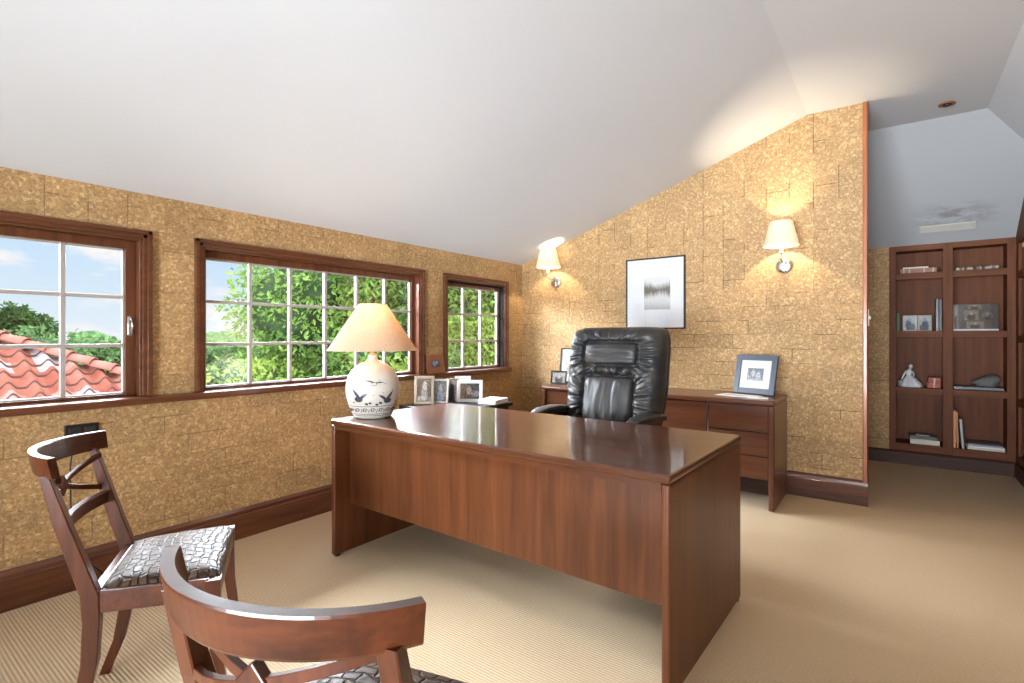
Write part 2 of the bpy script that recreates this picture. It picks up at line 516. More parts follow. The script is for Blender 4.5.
def ceramic_mat():
    m = new_mat('crackled_ceramic')
    t = NT(m.node_tree)
    co = t.n('ShaderNodeTexCoord').outputs['Object']
    nz = t.n('ShaderNodeTexNoise', {'Vector': co, 'Scale': 22.0, 'Detail': 5.0}).outputs[0]
    ck = t.n('ShaderNodeTexVoronoi', {'Vector': co, 'Scale': 70.0}, feature='DISTANCE_TO_EDGE').outputs['Distance']
    c = t.mix(nz, (0.50, 0.455, 0.39), (0.66, 0.615, 0.54))
    c = t.mix(t.maprange(ck, 0.0, 0.05, 0.22, 0.0), c, (0.42, 0.36, 0.30))
    p = t.n('ShaderNodeBsdfPrincipled', {'Base Color': c, 'Roughness': 0.32, 'Coat Weight': 0.25, 'Coat Roughness': 0.15})
    t.n('ShaderNodeOutputMaterial', {0: p.outputs[0]})
    return m

M = {}
M['cork_left'] = cork('cork_wallpaper_left', 1, 0.55)
M['cork_back'] = cork('cork_wallpaper_back', 0, 0.9)
M['carpet'] = carpet_mat()
M['plaster'] = plaster_mat()
M['stained'] = stained_plaster_mat()
M['trim_y'] = wood('cherry_trim_y', (0.068, 0.022, 0.01), (0.165, 0.056, 0.025), 'Y', 1.0, 0.3, 0.4)
M['trim_x'] = wood('cherry_trim_x', (0.068, 0.022, 0.01), (0.165, 0.056, 0.025), 'X', 1.0, 0.3, 0.4)
M['trim_z'] = wood('cherry_trim_z', (0.068, 0.022, 0.01), (0.165, 0.056, 0.025), 'Z', 1.0, 0.3, 0.4)
M['base_y'] = wood('baseboard_wood_y', (0.04, 0.013, 0.007), (0.16, 0.052, 0.021), 'Y', 0.8, 0.3, 0.4)
M['base_x'] = wood('baseboard_wood_x', (0.04, 0.013, 0.007), (0.16, 0.052, 0.021), 'X', 0.8, 0.3, 0.4)
M['post'] = wood('corner_post_wood', (0.26, 0.075, 0.028), (0.40, 0.13, 0.05), 'Z', 1.0, 0.35, 0.3)
M['muntin'] = soft('pale_muntin_paint', (0.37, 0.325, 0.30), 0.5, 0.05)
M['glass'] = clear_glass('window_glass')
M['desk_x'] = wood('desk_wood_x', (0.056, 0.0155, 0.0045), (0.128, 0.038, 0.011), 'X', 0.8, 0.32, 0.5, 0.08)
M['desk_z'] = wood('desk_wood_z', (0.058, 0.0165, 0.0048), (0.128, 0.039, 0.0115), 'Z', 0.7, 0.36, 0.14, 0.2)
M['desk_top'] = wood('desk_top_wood', (0.062, 0.0185, 0.007), (0.125, 0.039, 0.014), 'X', 0.8, 0.28, 0.75, 0.045, 1.0, 0.2)
M['credenza'] = wood('credenza_wood', (0.065, 0.019, 0.008), (0.14, 0.044, 0.018), 'X', 0.8, 0.3, 0.4, 0.12)
M['credenza_z'] = wood('credenza_wood_z', (0.065, 0.019, 0.008), (0.14, 0.044, 0.018), 'Z', 0.8, 0.3, 0.4, 0.12)
M['chair_wood'] = wood('old_mahogany', (0.03, 0.0075, 0.0033), (0.098, 0.024, 0.008), 'Z', 0.9, 0.34, 0.3, 0.16)
M['chair_wood_x'] = wood('old_mahogany_x', (0.03, 0.0075, 0.0033), (0.098, 0.024, 0.008), 'X', 0.9, 0.34, 0.3, 0.16)
M['bookcase'] = wood('bookcase_wood', (0.088, 0.025, 0.0075), (0.185, 0.056, 0.017), 'Z', 0.7, 0.55, 0.0, 0.2, 1.0, 0.2)
M['bookcase_x'] = wood('bookcase_wood_x', (0.088, 0.025, 0.0075), (0.185, 0.056, 0.017), 'X', 0.7, 0.55, 0.0, 0.2, 1.0, 0.2)
M['plinth'] = wood('plinth_wood', (0.035, 0.012, 0.007), (0.08, 0.028, 0.014), 'X', 0.8, 0.5, 0.0, 0.2, 1.0, 0.25)
M['croc'] = croc_mat()
M['leather'] = leather_mat()
M['ceramic'] = ceramic_mat()
M['ink'] = soft('blue_black_glaze', (0.045, 0.048, 0.065), 0.35, 0.4, 60)
M['chrome'] = principled('brushed_nickel', (0.62, 0.60, 0.57), 0.22, 1.0)
M['brass'] = principled('aged_brass', (0.50, 0.36, 0.16), 0.3, 1.0)
M['dark_metal'] = principled('dark_bronze', (0.05, 0.04, 0.035), 0.35, 0.8)
M['black'] = soft('black_lacquer', (0.012, 0.012, 0.013), 0.3, 0.3)
M['matte_black'] = soft('matte_black_track', (0.014, 0.014, 0.015), 0.9, 0.2, spec=0.1)
M['black_plastic'] = soft('black_plastic', (0.02, 0.02, 0.022), 0.4, 0.3)
M['white_paper'] = soft('white_paper', (0.82, 0.82, 0.82), 0.6, 0.03)
M['grey_paper'] = soft('grey_printed_paper', (0.55, 0.56, 0.60), 0.5, 0.3, 25)
M['mat_board'] = soft('white_mat_board', (0.68, 0.69, 0.70), 0.7, 0.02)
M['ivory_mat'] = soft('ivory_mat_board', (0.74, 0.72, 0.66), 0.7, 0.02)
M['lake'] = lake_mat()
M['frame_glass'] = clear_glass('picture_glass')
M['slate'] = soft('slate_blue_frame_paint', (0.060, 0.075, 0.105), 0.45, 0.2, 60)
M['silver'] = principled('silver_frame', (0.70, 0.68, 0.64), 0.3, 0.85)
M['pewter'] = soft('tan_pewter_frame', (0.42, 0.35, 0.27), 0.35, 0.2, 50, metal=0.4)
M['white_frame'] = soft('white_frame_paint', (0.72, 0.72, 0.70), 0.35, 0.04)
M['sconce_shade'] = shade_mat('cream_silk_shade', (0.96, 0.91, 0.82), 0.72)
M['lamp_shade'] = shade_mat('oatmeal_linen_shade', (0.82, 0.65, 0.48), 0.55, 0.6)
M['plastic_white'] = soft('switch_plastic', (0.75, 0.72, 0.66), 0.4, 0.03)
M['grille'] = soft('vent_paint', (0.55, 0.50, 0.45), 0.6, 0.05)

# ================================================================== THE ROOM
WX, WB, WR, WZ = -3.125, 4.425, 0.84, 1.935       # window wall, back wall, right wall, knee-wall height
RIDGE, FLAT, RIDGE2, HIP = -0.52, 2.85, 0.55, 5.07
SL = (FLAT - WZ) / (RIDGE - WX)
REAR = -2.1
OUT = 0.105

bm = B(); box(bm, WX - OUT, 1.1, REAR - 0.2, 6.5, -0.12, 0.0)
struct('floor', bm, M['carpet'])

# window wall with its three openings
WIN = [(-0.10, 1.062, 4), (1.269, 3.006, 6), (3.241, 4.158, 3)]
bm = B()
ys = [REAR]
for a, b, _ in WIN:
    ys += [a + 0.04, b - 0.04]
ys.append(WB + 0.15)
box(bm, WX - OUT, WX, ys[0], ys[-1], 0, 0.885)
box(bm, WX - OUT, WX, ys[0], ys[-1], 1.70, WZ)
for i in range(0, len(ys), 2):
    box(bm, WX - OUT, WX, ys[i], ys[i+1], 0.885, 1.70)
bmesh.ops.remove_doubles(bm, verts=bm.verts[:], dist=1e-5)
struct('wall_left', bm, M['cork_left'])

def sl(x):
    return WZ + SL * (x - WX)
# back wall, its top following the rake of the ceiling; it ends at the corner post
bm = B()
prism(bm, [(WX, WB, 0), (-0.175, WB, 0), (-0.175, WB, FLAT), (RIDGE, WB, FLAT), (WX, WB, WZ)], (0, 0.15, 0))
struct('wall_back', bm, M['cork_back'])

# ceiling: raked plane, flat, the right-hand rake and the hip over the bookcase
def slab(bm, pts):
    prism(bm, pts, (0, 0, 0.12))
bm = B()
XL = WX - OUT - 0.05
slab(bm, [(XL, REAR - 0.2, sl(XL)), (RIDGE, REAR - 0.2, FLAT), (RIDGE, 4.62, FLAT), (XL, 4.62, sl(XL))])
slab(bm, [(RIDGE - 0.001, REAR - 0.2, FLAT), (RIDGE2, REAR - 0.2, FLAT), (RIDGE2, HIP, FLAT), (RIDGE - 0.001, HIP, FLAT)])
RS, BS = -0.894, -0.782
hx = WR + 0.15
hy = HIP + (hx - RIDGE2) * RS / BS
hz = FLAT + RS * (hx - RIDGE2)
slab(bm, [(RIDGE2 - 0.0005, REAR - 0.2, FLAT), (hx, REAR - 0.2, hz), (hx, hy, hz), (RIDGE2 - 0.0005, HIP, FLAT)])
struct('ceiling', bm, M['plaster'])
bm = B()
yb = 6.13
zb = FLAT + BS * (yb - HIP)
prism(bm, [(RIDGE, HIP, FLAT), (RIDGE2, HIP, FLAT), (hx, hy, hz), (hx, yb, zb), (RIDGE, yb, zb)], (0, 0.09, 0.10))
struct('ceiling_slope', bm, M['stained'])

# alcove behind the back wall
bm = B()
box(bm, -0.52, -0.035, 6.105, 6.2, 0, 2.10)
box(bm, -0.66, -0.52, 4.575, 6.52, 0, FLAT)
box(bm, -0.52, 1.22, 6.42, 6.52, 0, 2.2)
box(bm, 1.12, 1.22, 5.0, 6.42, 0, 2.75)
struct('wall_alcove', bm, M['cork_back'])

# right wall (plain cork up to the built-in, which fills the alcove end)
bm = B()
box(bm, WR, WR + 0.12, REAR, 5.05, 0, FLAT + RS * (WR - RIDGE2) + 0.02)
struct('wall_right', bm, M['cork_left'])
# rear wall with the glazed double door behind the camera
DX0, DX1, DZ = -1.85, 0.66, 2.12
bm = B()
box(bm, WX, DX0, REAR - 0.15, REAR, 0, WZ)
box(bm, DX1, WR, REAR - 0.15, REAR, 0, DZ)
prism(bm, [(WX, REAR, WZ), (DX0, REAR, WZ), (DX0, REAR, DZ), (WR, REAR, DZ), (WR, REAR, FLAT + RS*(WR-RIDGE2)), (RIDGE2, REAR, FLAT), (RIDGE, REAR, FLAT)], (0, -0.15, 0))
struct('wall_rear', bm, M['plaster'])
d = struct('door_1')
bm = B()
for x0, x1 in ((DX0, -0.605), (-0.585, DX1)):
    for a, b in ((x0, x0 + 0.09), (x1 - 0.09, x1)):
        box(bm, a, b, REAR - 0.10, REAR - 0.055, 0.0, DZ, 0.004)
    for a, b in ((0.0, 0.2), (DZ - 0.1, DZ)):
        box(bm, x0 + 0.09, x1 - 0.09, REAR - 0.10, REAR - 0.055, a, b, 0.004)
    xm = (x0 + x1) / 2
    box(bm, xm - 0.012, xm + 0.012, REAR - 0.09, REAR - 0.065, 0.2, DZ - 0.1)
    for k in range(1, 5):
        zz = 0.2 + k * (DZ - 0.3) / 5
        box(bm, x0 + 0.09, x1 - 0.09, REAR - 0.089, REAR - 0.066, zz - 0.012, zz + 0.012)
obj('door_frame', bm, M['white_frame'], d)
bm = B(); box(bm, DX0 + 0.05, DX1 - 0.05, REAR - 0.08, REAR - 0.076, 0.1, DZ - 0.05)
obj('pane', bm, M['glass'], d)

# baseboards: a board and a bevelled cap
def baseboard(name, pts, mat):
    bm = B()
    a, b = pts
    if abs(a[0] - b[0]) < 1e-6:
        prof = [(0.0, 0.0), (0.02, 0.0), (0.02, 0.135), (0.014, 0.14), (0.012, 0.16), (0.0, 0.178)]
        prism(bm, [(a[0] + p, a[1], q) for p, q in prof], (0, b[1] - a[1], 0))
    else:
        prof = [(0.0, 0.0), (0.02, 0.0), (0.02, 0.135), (0.014, 0.14), (0.012, 0.16), (0.0, 0.178)]
        prism(bm, [(a[0], a[1] - p, q) for p, q in prof], (b[0] - a[0], 0, 0))
    return struct(name, bm, mat)
baseboard('baseboard_left', ((WX, REAR, 0), (WX, WB, 0)), M['base_y'])
baseboard('baseboard_back', ((WX + 0.02, WB, 0), (-0.145, WB, 0)), M['base_x'])
# corner post that finishes the end of the back wall
bm = B(); box(bm, -0.177, -0.148, WB - 0.012, WB + 0.155, 0.0, FLAT, 0.006)
struct('trim_1', bm, M['post'])
# stool running under all three windows
bm = B(); box(bm, WX - 0.05, WX + 0.045, -0.4, 4.19, 0.848, 0.886, 0.008)
struct('trim_2', bm, M['trim_y'])

# windows
def window(n, y0, y1, cols, handle=False, track=False):
    w = struct('window_%d' % n)
    zt, zb = 1.742, 0.886
    # casing: stepped moulding round three sides
    bm = B()
    for off, wd, dp in ((0.0, 0.022, 0.026), (0.020, 0.022, 0.018), (0.040, 0.014, 0.010)):
        box(bm, WX, WX + dp, y0 + off, y0 + off + wd, zb, zt - off, 0.004)
        box(bm, WX, WX + dp, y1 - off - wd, y1 - off, zb, zt - off, 0.004)
        box(bm, WX, WX + dp, y0 + off, y1 - off, zt - off - wd, zt - off, 0.004)
    obj('casing', bm, M['trim_y'], w)
    # jamb lining
    bm = B()
    a, b, t = y0 + 0.04, y1 - 0.04, zt - 0.042
    box(bm, WX - OUT, WX + 0.002, a, a + 0.012, zb, t)
    box(bm, WX - OUT, WX + 0.002, b - 0.012, b, zb, t)
    box(bm, WX - OUT, WX + 0.002, a, b, t - 0.012, t)
    box(bm, WX - OUT - 0.04, WX - 0.03, a, b, zb - 0.03, zb + 0.004)
    obj('jamb', bm, M['trim_z'], w)
    # sash
    gx = WX - 0.07
    g0, g1, gb, gt = y0 + 0.082, y1 - 0.082, 0.904, 1.646
    if n == 1:
        g1 = 0.965
    bm = B()
    box(bm, gx - 0.018, gx + 0.02, a + 0.012, g0, zb + 0.004, t - 0.012, 0.003)
    box(bm, gx - 0.018, gx + 0.02, g1, b - 0.012, zb + 0.004, t - 0.012, 0.003)
    box(bm, gx - 0.018, gx + 0.02, g0, g1, zb + 0.004, gb, 0.003)
    box(bm, gx - 0.018, gx + 0.02, g0, g1, gt, t - 0.012, 0.003)
    obj('sash', bm, M['trim_z'], w)
    # glazing bars, and the pale putty line round the glass
    bm = B()
    cw = (g1 - g0) / cols
    for i in range(1, cols):
        box(bm, gx - 0.014, gx + 0.012, g0 + i*cw - 0.010, g0 + i*cw + 0.010, gb, gt, 0.003)
    rw = (gt - gb) / 3
    for k in (1, 2):
        box(bm, gx - 0.013, gx + 0.011, g0, g1, gb + k*rw - 0.009, gb + k*rw + 0.009, 0.003)
    e = 0.008
    box(bm, gx - 0.012, gx + 0.006, g0, g0 + e, gb, gt); box(bm, gx - 0.012, gx + 0.006, g1 - e, g1, gb, gt)
    box(bm, gx - 0.012, gx + 0.006, g0, g1, gb, gb + e); box(bm, gx - 0.012, gx + 0.006, g0, g1, gt - e, gt)
    obj('glazing_bars', bm, M['muntin'], w)
    bm = B(); box(bm, gx - 0.002, gx + 0.002, g0 - 0.004, g1 + 0.004, gb - 0.004, gt + 0.004)
    obj('pane', bm, M['glass'], w)
    if handle:
        bm = B()
        yy = g1 + 0.020
        box(bm, gx + 0.02, gx + 0.026, yy - 0.012, yy + 0.012, 1.20, 1.30, 0.003)
        tube(bm, [(gx + 0.026, yy, 1.285), (gx + 0.05, yy, 1.285), (gx + 0.056, yy, 1.25), (gx + 0.05, yy, 1.215), (gx + 0.03, yy, 1.213)], 0.006, 8)
        obj('handle', bm, M['chrome'], w, smooth=True)
    if track:
        bm = B()
        box(bm, gx + 0.022, WX - 0.004, b - 0.022, b - 0.0125, zb + 0.005, t - 0.013, 0.002)
        box(bm, gx + 0.03, gx + 0.045, a + 0.0125, b - 0.028, t - 0.03, t - 0.0125, 0.002)
        obj('screen_track', bm, M['matte_black'], w)
    return w
for i, (a, b, c) in enumerate(WIN):
    window(i + 1, a, b, c, handle=(i == 0), track=(i == 2))

# ================================================================== BUILT-IN BOOKCASE IN THE ALCOVE
bc = thing('built_in_bookcase', 'built-in cherry bookcase with two columns of four open shelves in the alcove', 'bookcase', (0.396, 6.1, 0))
def at_bc(x0, x1, y0, y1, z0, z1):
    return (x0 - 0.396, x1 - 0.396, y0 - 6.1, y1 - 6.1, z0, z1)
Y0, YB = 6.10, 6.40
rows = [(0.19, 0.655), (0.716, 1.189), (1.245, 1.730), (1.785, 1.992)]
for x0, x1 in ((-0.035, 0.017), (0.360, 0.429), (0.783, 0.839)):
    bm = B(); box(bm, *at_bc(x0, x1, Y0, Y0 + 0.022, 0.12, 2.042), 0.002)
    obj('face_stile', bm, M['bookcase'], bc)
for x0, x1 in ((0.017, 0.360), (0.429, 0.783)):
    for z0, z1 in ((1.992, 2.042), (0.12, 0.19)):
        bm = B(); box(bm, *at_bc(x0, x1, Y0 + 0.001, Y0 + 0.022, z0, z1), 0.002)
        obj('face_rail', bm, M['bookcase_x'], bc)
bm = B()
box(bm, *at_bc(-0.01, 0.81, YB - 0.012, YB, 0.12, 2.03))
for x0, x1 in ((-0.01, 0.005), (0.387, 0.402), (0.795, 0.81)):
    box(bm, *at_bc(x0, x1, Y0 + 0.022, YB - 0.012, 0.12, 2.03))
box(bm, *at_bc(0.005, 0.795, Y0 + 0.022, YB - 0.012, 2.005, 2.03))
obj('carcass', bm, M['bookcase'], bc)
for x0, x1 in ((0.005, 0.387), (0.402, 0.795)):
    for zz in (0.190, 0.716, 1.245, 1.785):
        bm = B()
        box(bm, *at_bc(x0, x1, Y0 + 0.024, YB - 0.012, zz - 0.022, zz))
        xa, xb = (0.017, 0.360) if x0 < 0.2 else (0.429, 0.783)
        if zz > 0.2:
            box(bm, *at_bc(xa, xb, Y0 + 0.002, Y0 + 0.0245, zz - 0.058, zz), 0.002)
        obj('shelf', bm, M['bookcase_x'], bc)
bm = B()
prism(bm, [(-0.96 + 0.04, -0.02 + p, q) for p, q in ((0.018, 0), (0, 0), (0, 0.105), (0.012, 0.122), (0.018, 0.125))], (1.35, 0, 0))
obj('plinth', bm, M['plinth'], bc)

# the right-hand built-in beside it
rb = thing('wall_cabinet', 'tall cherry built-in cabinet along the right edge beside the alcove bookcase', 'cabinet', (WR, 5.6, 0))
ht = lambda y: FLAT + BS * (y - HIP) - 0.01
for y0, y1 in ((-0.53, -0.46), (-0.07, 0.0), (0.40, 0.499)):
    bm = B()
    prism(bm, [(0, y0, 0.12), (0, y1, 0.12), (0, y1, min(2.56, ht(5.6 + y1))), (0, y0, min(2.56, ht(5.6 + y0)))], (0.022, 0, 0), bev=0.002)
    obj('face_stile', bm, M['bookcase'], rb)
for zz in (0.19, 0.67, 1.20, 1.74):
    for y0, y1 in ((-0.46, -0.07), (0.0, 0.40)):
        bm = B(); box(bm, 0.001, 0.024, y0, y1, zz - 0.06, zz, 0.002)
        obj('face_rail', bm, M['bookcase'], rb)
bm = B()
prism(bm, [(-0.004, -0.53, 2.2), (-0.004, 0.0, 2.0), (-0.004, 0.478, 1.97), (-0.004, 0.478, ht(6.078)), (-0.004, 0.0, ht(5.6)), (-0.004, -0.33, 2.57), (-0.004, -0.53, 2.57)], (0.03, 0, 0))
obj('raked_header', bm, M['bookcase'], rb)
bm = B()
box(bm, 0.25, 0.27, -0.55, 0.6, 0.0, 2.2)
box(bm, 0.025, 0.25, -0.55, -0.53, 0.0, 2.2)
box(bm, 0.025, 0.25, 0.478, 0.498, 0.0, 1.95)
obj('carcass', bm, M['bookcase'], rb)
for zz in (0.19, 0.67, 1.20, 1.74):
    bm = B(); box(bm, 0.025, 0.25, -0.53, 0.478, zz - 0.022, zz)
    obj('shelf', bm, M['bookcase'], rb)
bm = B(); box(bm, -0.014, 0.0, -0.55, 0.47, 0.0, 0.125, 0.003)
obj('plinth', bm, M['plinth'], rb)

# vent and the bare ceiling fitting
sdir = Vector((0, 1, BS)).normalized()
sn = Vector((0, BS, -1)).normalized()            # into the room
vt = thing('air_vent', 'long slotted air vent in the sloping plaster above the bookcase', 'vent', (0.377, 5.955, FLAT + BS*(5.955-HIP)))
Mv = Matrix(((1, 0, 0), (0, sdir.y, sn.y), (0, sdir.z, sn.z)))
Mv = Matrix.Translation((0, 0, 0)) @ Mv.to_4x4()
bm = B()
for a in ((-0.19, 0.19, -0.038, -0.028), (-0.19, 0.19, 0.028, 0.038)):
    box(bm, a[0], a[1], a[2], a[3], 0.0, 0.010, 0.002, M=Mv)
for a in ((-0.19, -0.18), (0.18, 0.19)):
    box(bm, a[0], a[1], -0.028, 0.028, 0.0, 0.010, 0.002, M=Mv)
obj('vent_frame', bm, M['grille'], vt)
bm = B()
for k in range(5):
    box(bm, -0.18, 0.18, -0.024 + k*0.011, -0.019 + k*0.011, 0.0005, 0.007, M=Mv)
obj('louvre', bm, M['grille'], vt)
bm = B(); box(bm, -0.18, 0.18, -0.028, 0.028, 0.0002, 0.001, M=Mv)
obj('backing', bm, M['dark_metal'], vt)
fx = thing('ceiling_fitting', 'small round rusty ceiling fitting on the flat ceiling above the alcove', 'ceiling fitting', (0.305, 4.80, FLAT))
bm = B(); lathe(bm, [(0.050, 0.0), (0.050, -0.006), (0.038, -0.010), (0.034, -0.004), (0.0005, -0.004)], 32)
obj('ring', bm, soft('rusty_ring', (0.30, 0.10, 0.05), 0.5, 0.3), fx, smooth=True)
bm = B(); lathe(bm, [(0.0005, -0.0045), (0.024, -0.0045), (0.024, -0.016), (0.010, -0.020), (0.0005, -0.020)], 24)
obj('socket', bm, M['black_plastic'], fx, smooth=True)
# light switch on the end of the wall, seen edge-on beyond the post
sw = thing('light_switch', 'small white light switch on the inner side of the corner post', 'switch', (-0.148, 4.50, 1.33))
bm = B(); box(bm, 0.0, 0.007, -0.036, 0.036, -0.06, 0.06, 0.002)
obj('cover_plate', bm, M['plastic_white'], sw)
bm = B(); box(bm, 0.006, 0.016, -0.006, 0.006, -0.012, 0.012, 0.002)
obj('toggle', bm, M['plastic_white'], sw)

# ================================================================== DESK
DX0_, DX1_, DY0, DY1, DH = -2.462, -0.568, 1.664, 2.548, 0.748
desk = thing('executive_desk', 'large polished cherry executive desk with solid panel ends in the middle of the room', 'desk', ((DX0_+DX1_)/2, (DY0+DY1)/2, 0), R(-1.3))
hw, hd = (DX1_-DX0_)/2, (DY1-DY0)/2
bm = B()
box(bm, -hw, hw, -hd, hd, DH-0.030, DH, 0.011, 4)
obj('desk_top', bm, M['desk_top'], desk, smooth=False)
for s in (-1, 1):
    bm = B()
    x = s*(hw-0.003)
    box(bm, x, x - s*0.030, -hd+0.003, hd-0.003, 0.008, DH-0.0305, 0.010, 3)
    obj('end_panel', bm, M['desk_z'], desk)
bm = B(); box(bm, -hw+0.034, hw-0.034, -hd+0.100, -hd+0.122, 0.27, DH-0.031, 0.002)
obj('modesty_panel', bm, M['desk_z'], desk)
# apron frame under the top with rounded corners against the end panels
bm = B()
xa, zt = hw-0.0335, DH-0.0305
pts = [(-xa, -hd+0.010, zt), (xa, -hd+0.010, zt), (xa, -hd+0.010, zt-0.045)]
for k in range(7):
    a = math.pi/2*k/6
    pts.append((xa-0.006-0.022+0.022*math.cos(a), -hd+0.010, zt-0.045+0.022*math.sin(a)))
for k in range(7):
    a = math.pi/2*(1+k/6)
    pts.append((-xa+0.006+0.022+0.022*math.cos(a), -hd+0.010, zt-0.045+0.022*math.sin(a)))
pts.append((-xa, -hd+0.010, zt-0.045))
prism(bm, pts, (0, 0.085, 0))
obj('apron', bm, M['desk_x'], desk)
for s in (-1, 1):
    bm = B()
    xx = s*(hw-0.040)
    box(bm, xx, xx - s*0.42, -hd+0.42, hd-0.04, 0.16, DH-0.033, 0.004)
    p = obj('pedestal', bm, M['desk_z'], desk)
    for z0, z1 in ((0.17, 0.44), (0.45, 0.70)):
        bm = B(); box(bm, xx - s*0.012, xx - s*0.408, hd-0.042, hd-0.022, z0, z1, 0.004)
        obj('drawer_front', bm, M['desk_x'], p)
    for y in (-hd+0.03, hd-0.03):
        bm = B(); lathe(bm, [(0.0005, 0), (0.016, 0), (0.016, 0.009), (0.0005, 0.009)], 16, Matrix.Translation((s*(hw-0.021), y, 0)))
        obj('glide', bm, M['black_plastic'], desk)

# ================================================================== CREDENZA
CX0, CX1, CY0, CY1, CH = -2.523, -0.646, 3.862, 4.395, 0.757
cz = thing('credenza', 'long low cherry credenza with drawers standing against the back wall', 'credenza', ((CX0+CX1)/2, (CY0+CY1)/2, 0))
hw, hd = (CX1-CX0)/2, (CY1-CY0)/2
bm = B(); box(bm, -hw, hw, -hd, hd, CH-0.034, CH, 0.012, 4)
obj('top', bm, M['credenza'], cz)
for s in (-1, 1):
    bm = B(); x = s*(hw-0.003)
    box(bm, x, x-s*0.038, -hd+0.003, hd-0.003, 0.006, CH-0.0345, 0.012, 3)
    obj('end_panel', bm, M['credenza_z'], cz)
bm = B(); box(bm, -hw+0.042, hw-0.042, -hd+0.045, hd-0.004, 0.205, CH-0.035)
obj('carcass', bm, M['credenza'], cz)
def wx(x): return x - (CX0+CX1)/2
for (x0, x1) in ((-1.085, -0.690), (-2.48, -2.085)):
    for z0, z1 in ((0.212, 0.363), (0.370, 0.528), (0.535, 0.716)):
        bm = B(); box(bm, wx(x0), wx(x1), -hd+0.026, -hd+0.046, z0, z1, 0.003)
        obj('drawer', bm, M['credenza'], cz)
for (x0, x1) in ((-1.59, -1.10), (-2.07, -1.60)):
    bm = B(); box(bm, wx(x0), wx(x1), -hd+0.026, -hd+0.046, 0.212, 0.716, 0.003)
    obj('door', bm, M['credenza'], cz)
for x in (-1.0925, -2.0775):
    bm = B(); box(bm, wx(x)-0.004, wx(x)+0.004, -hd+0.030, -hd+0.046, 0.212, 0.716)
    obj('pull_strip', bm, M['chrome'], cz)
bm = B(); box(bm, -hw+0.042, hw-0.042, -hd+0.42, -hd+0.44, 0.0, 0.206)
obj('recessed_base', bm, M['plinth'], cz)

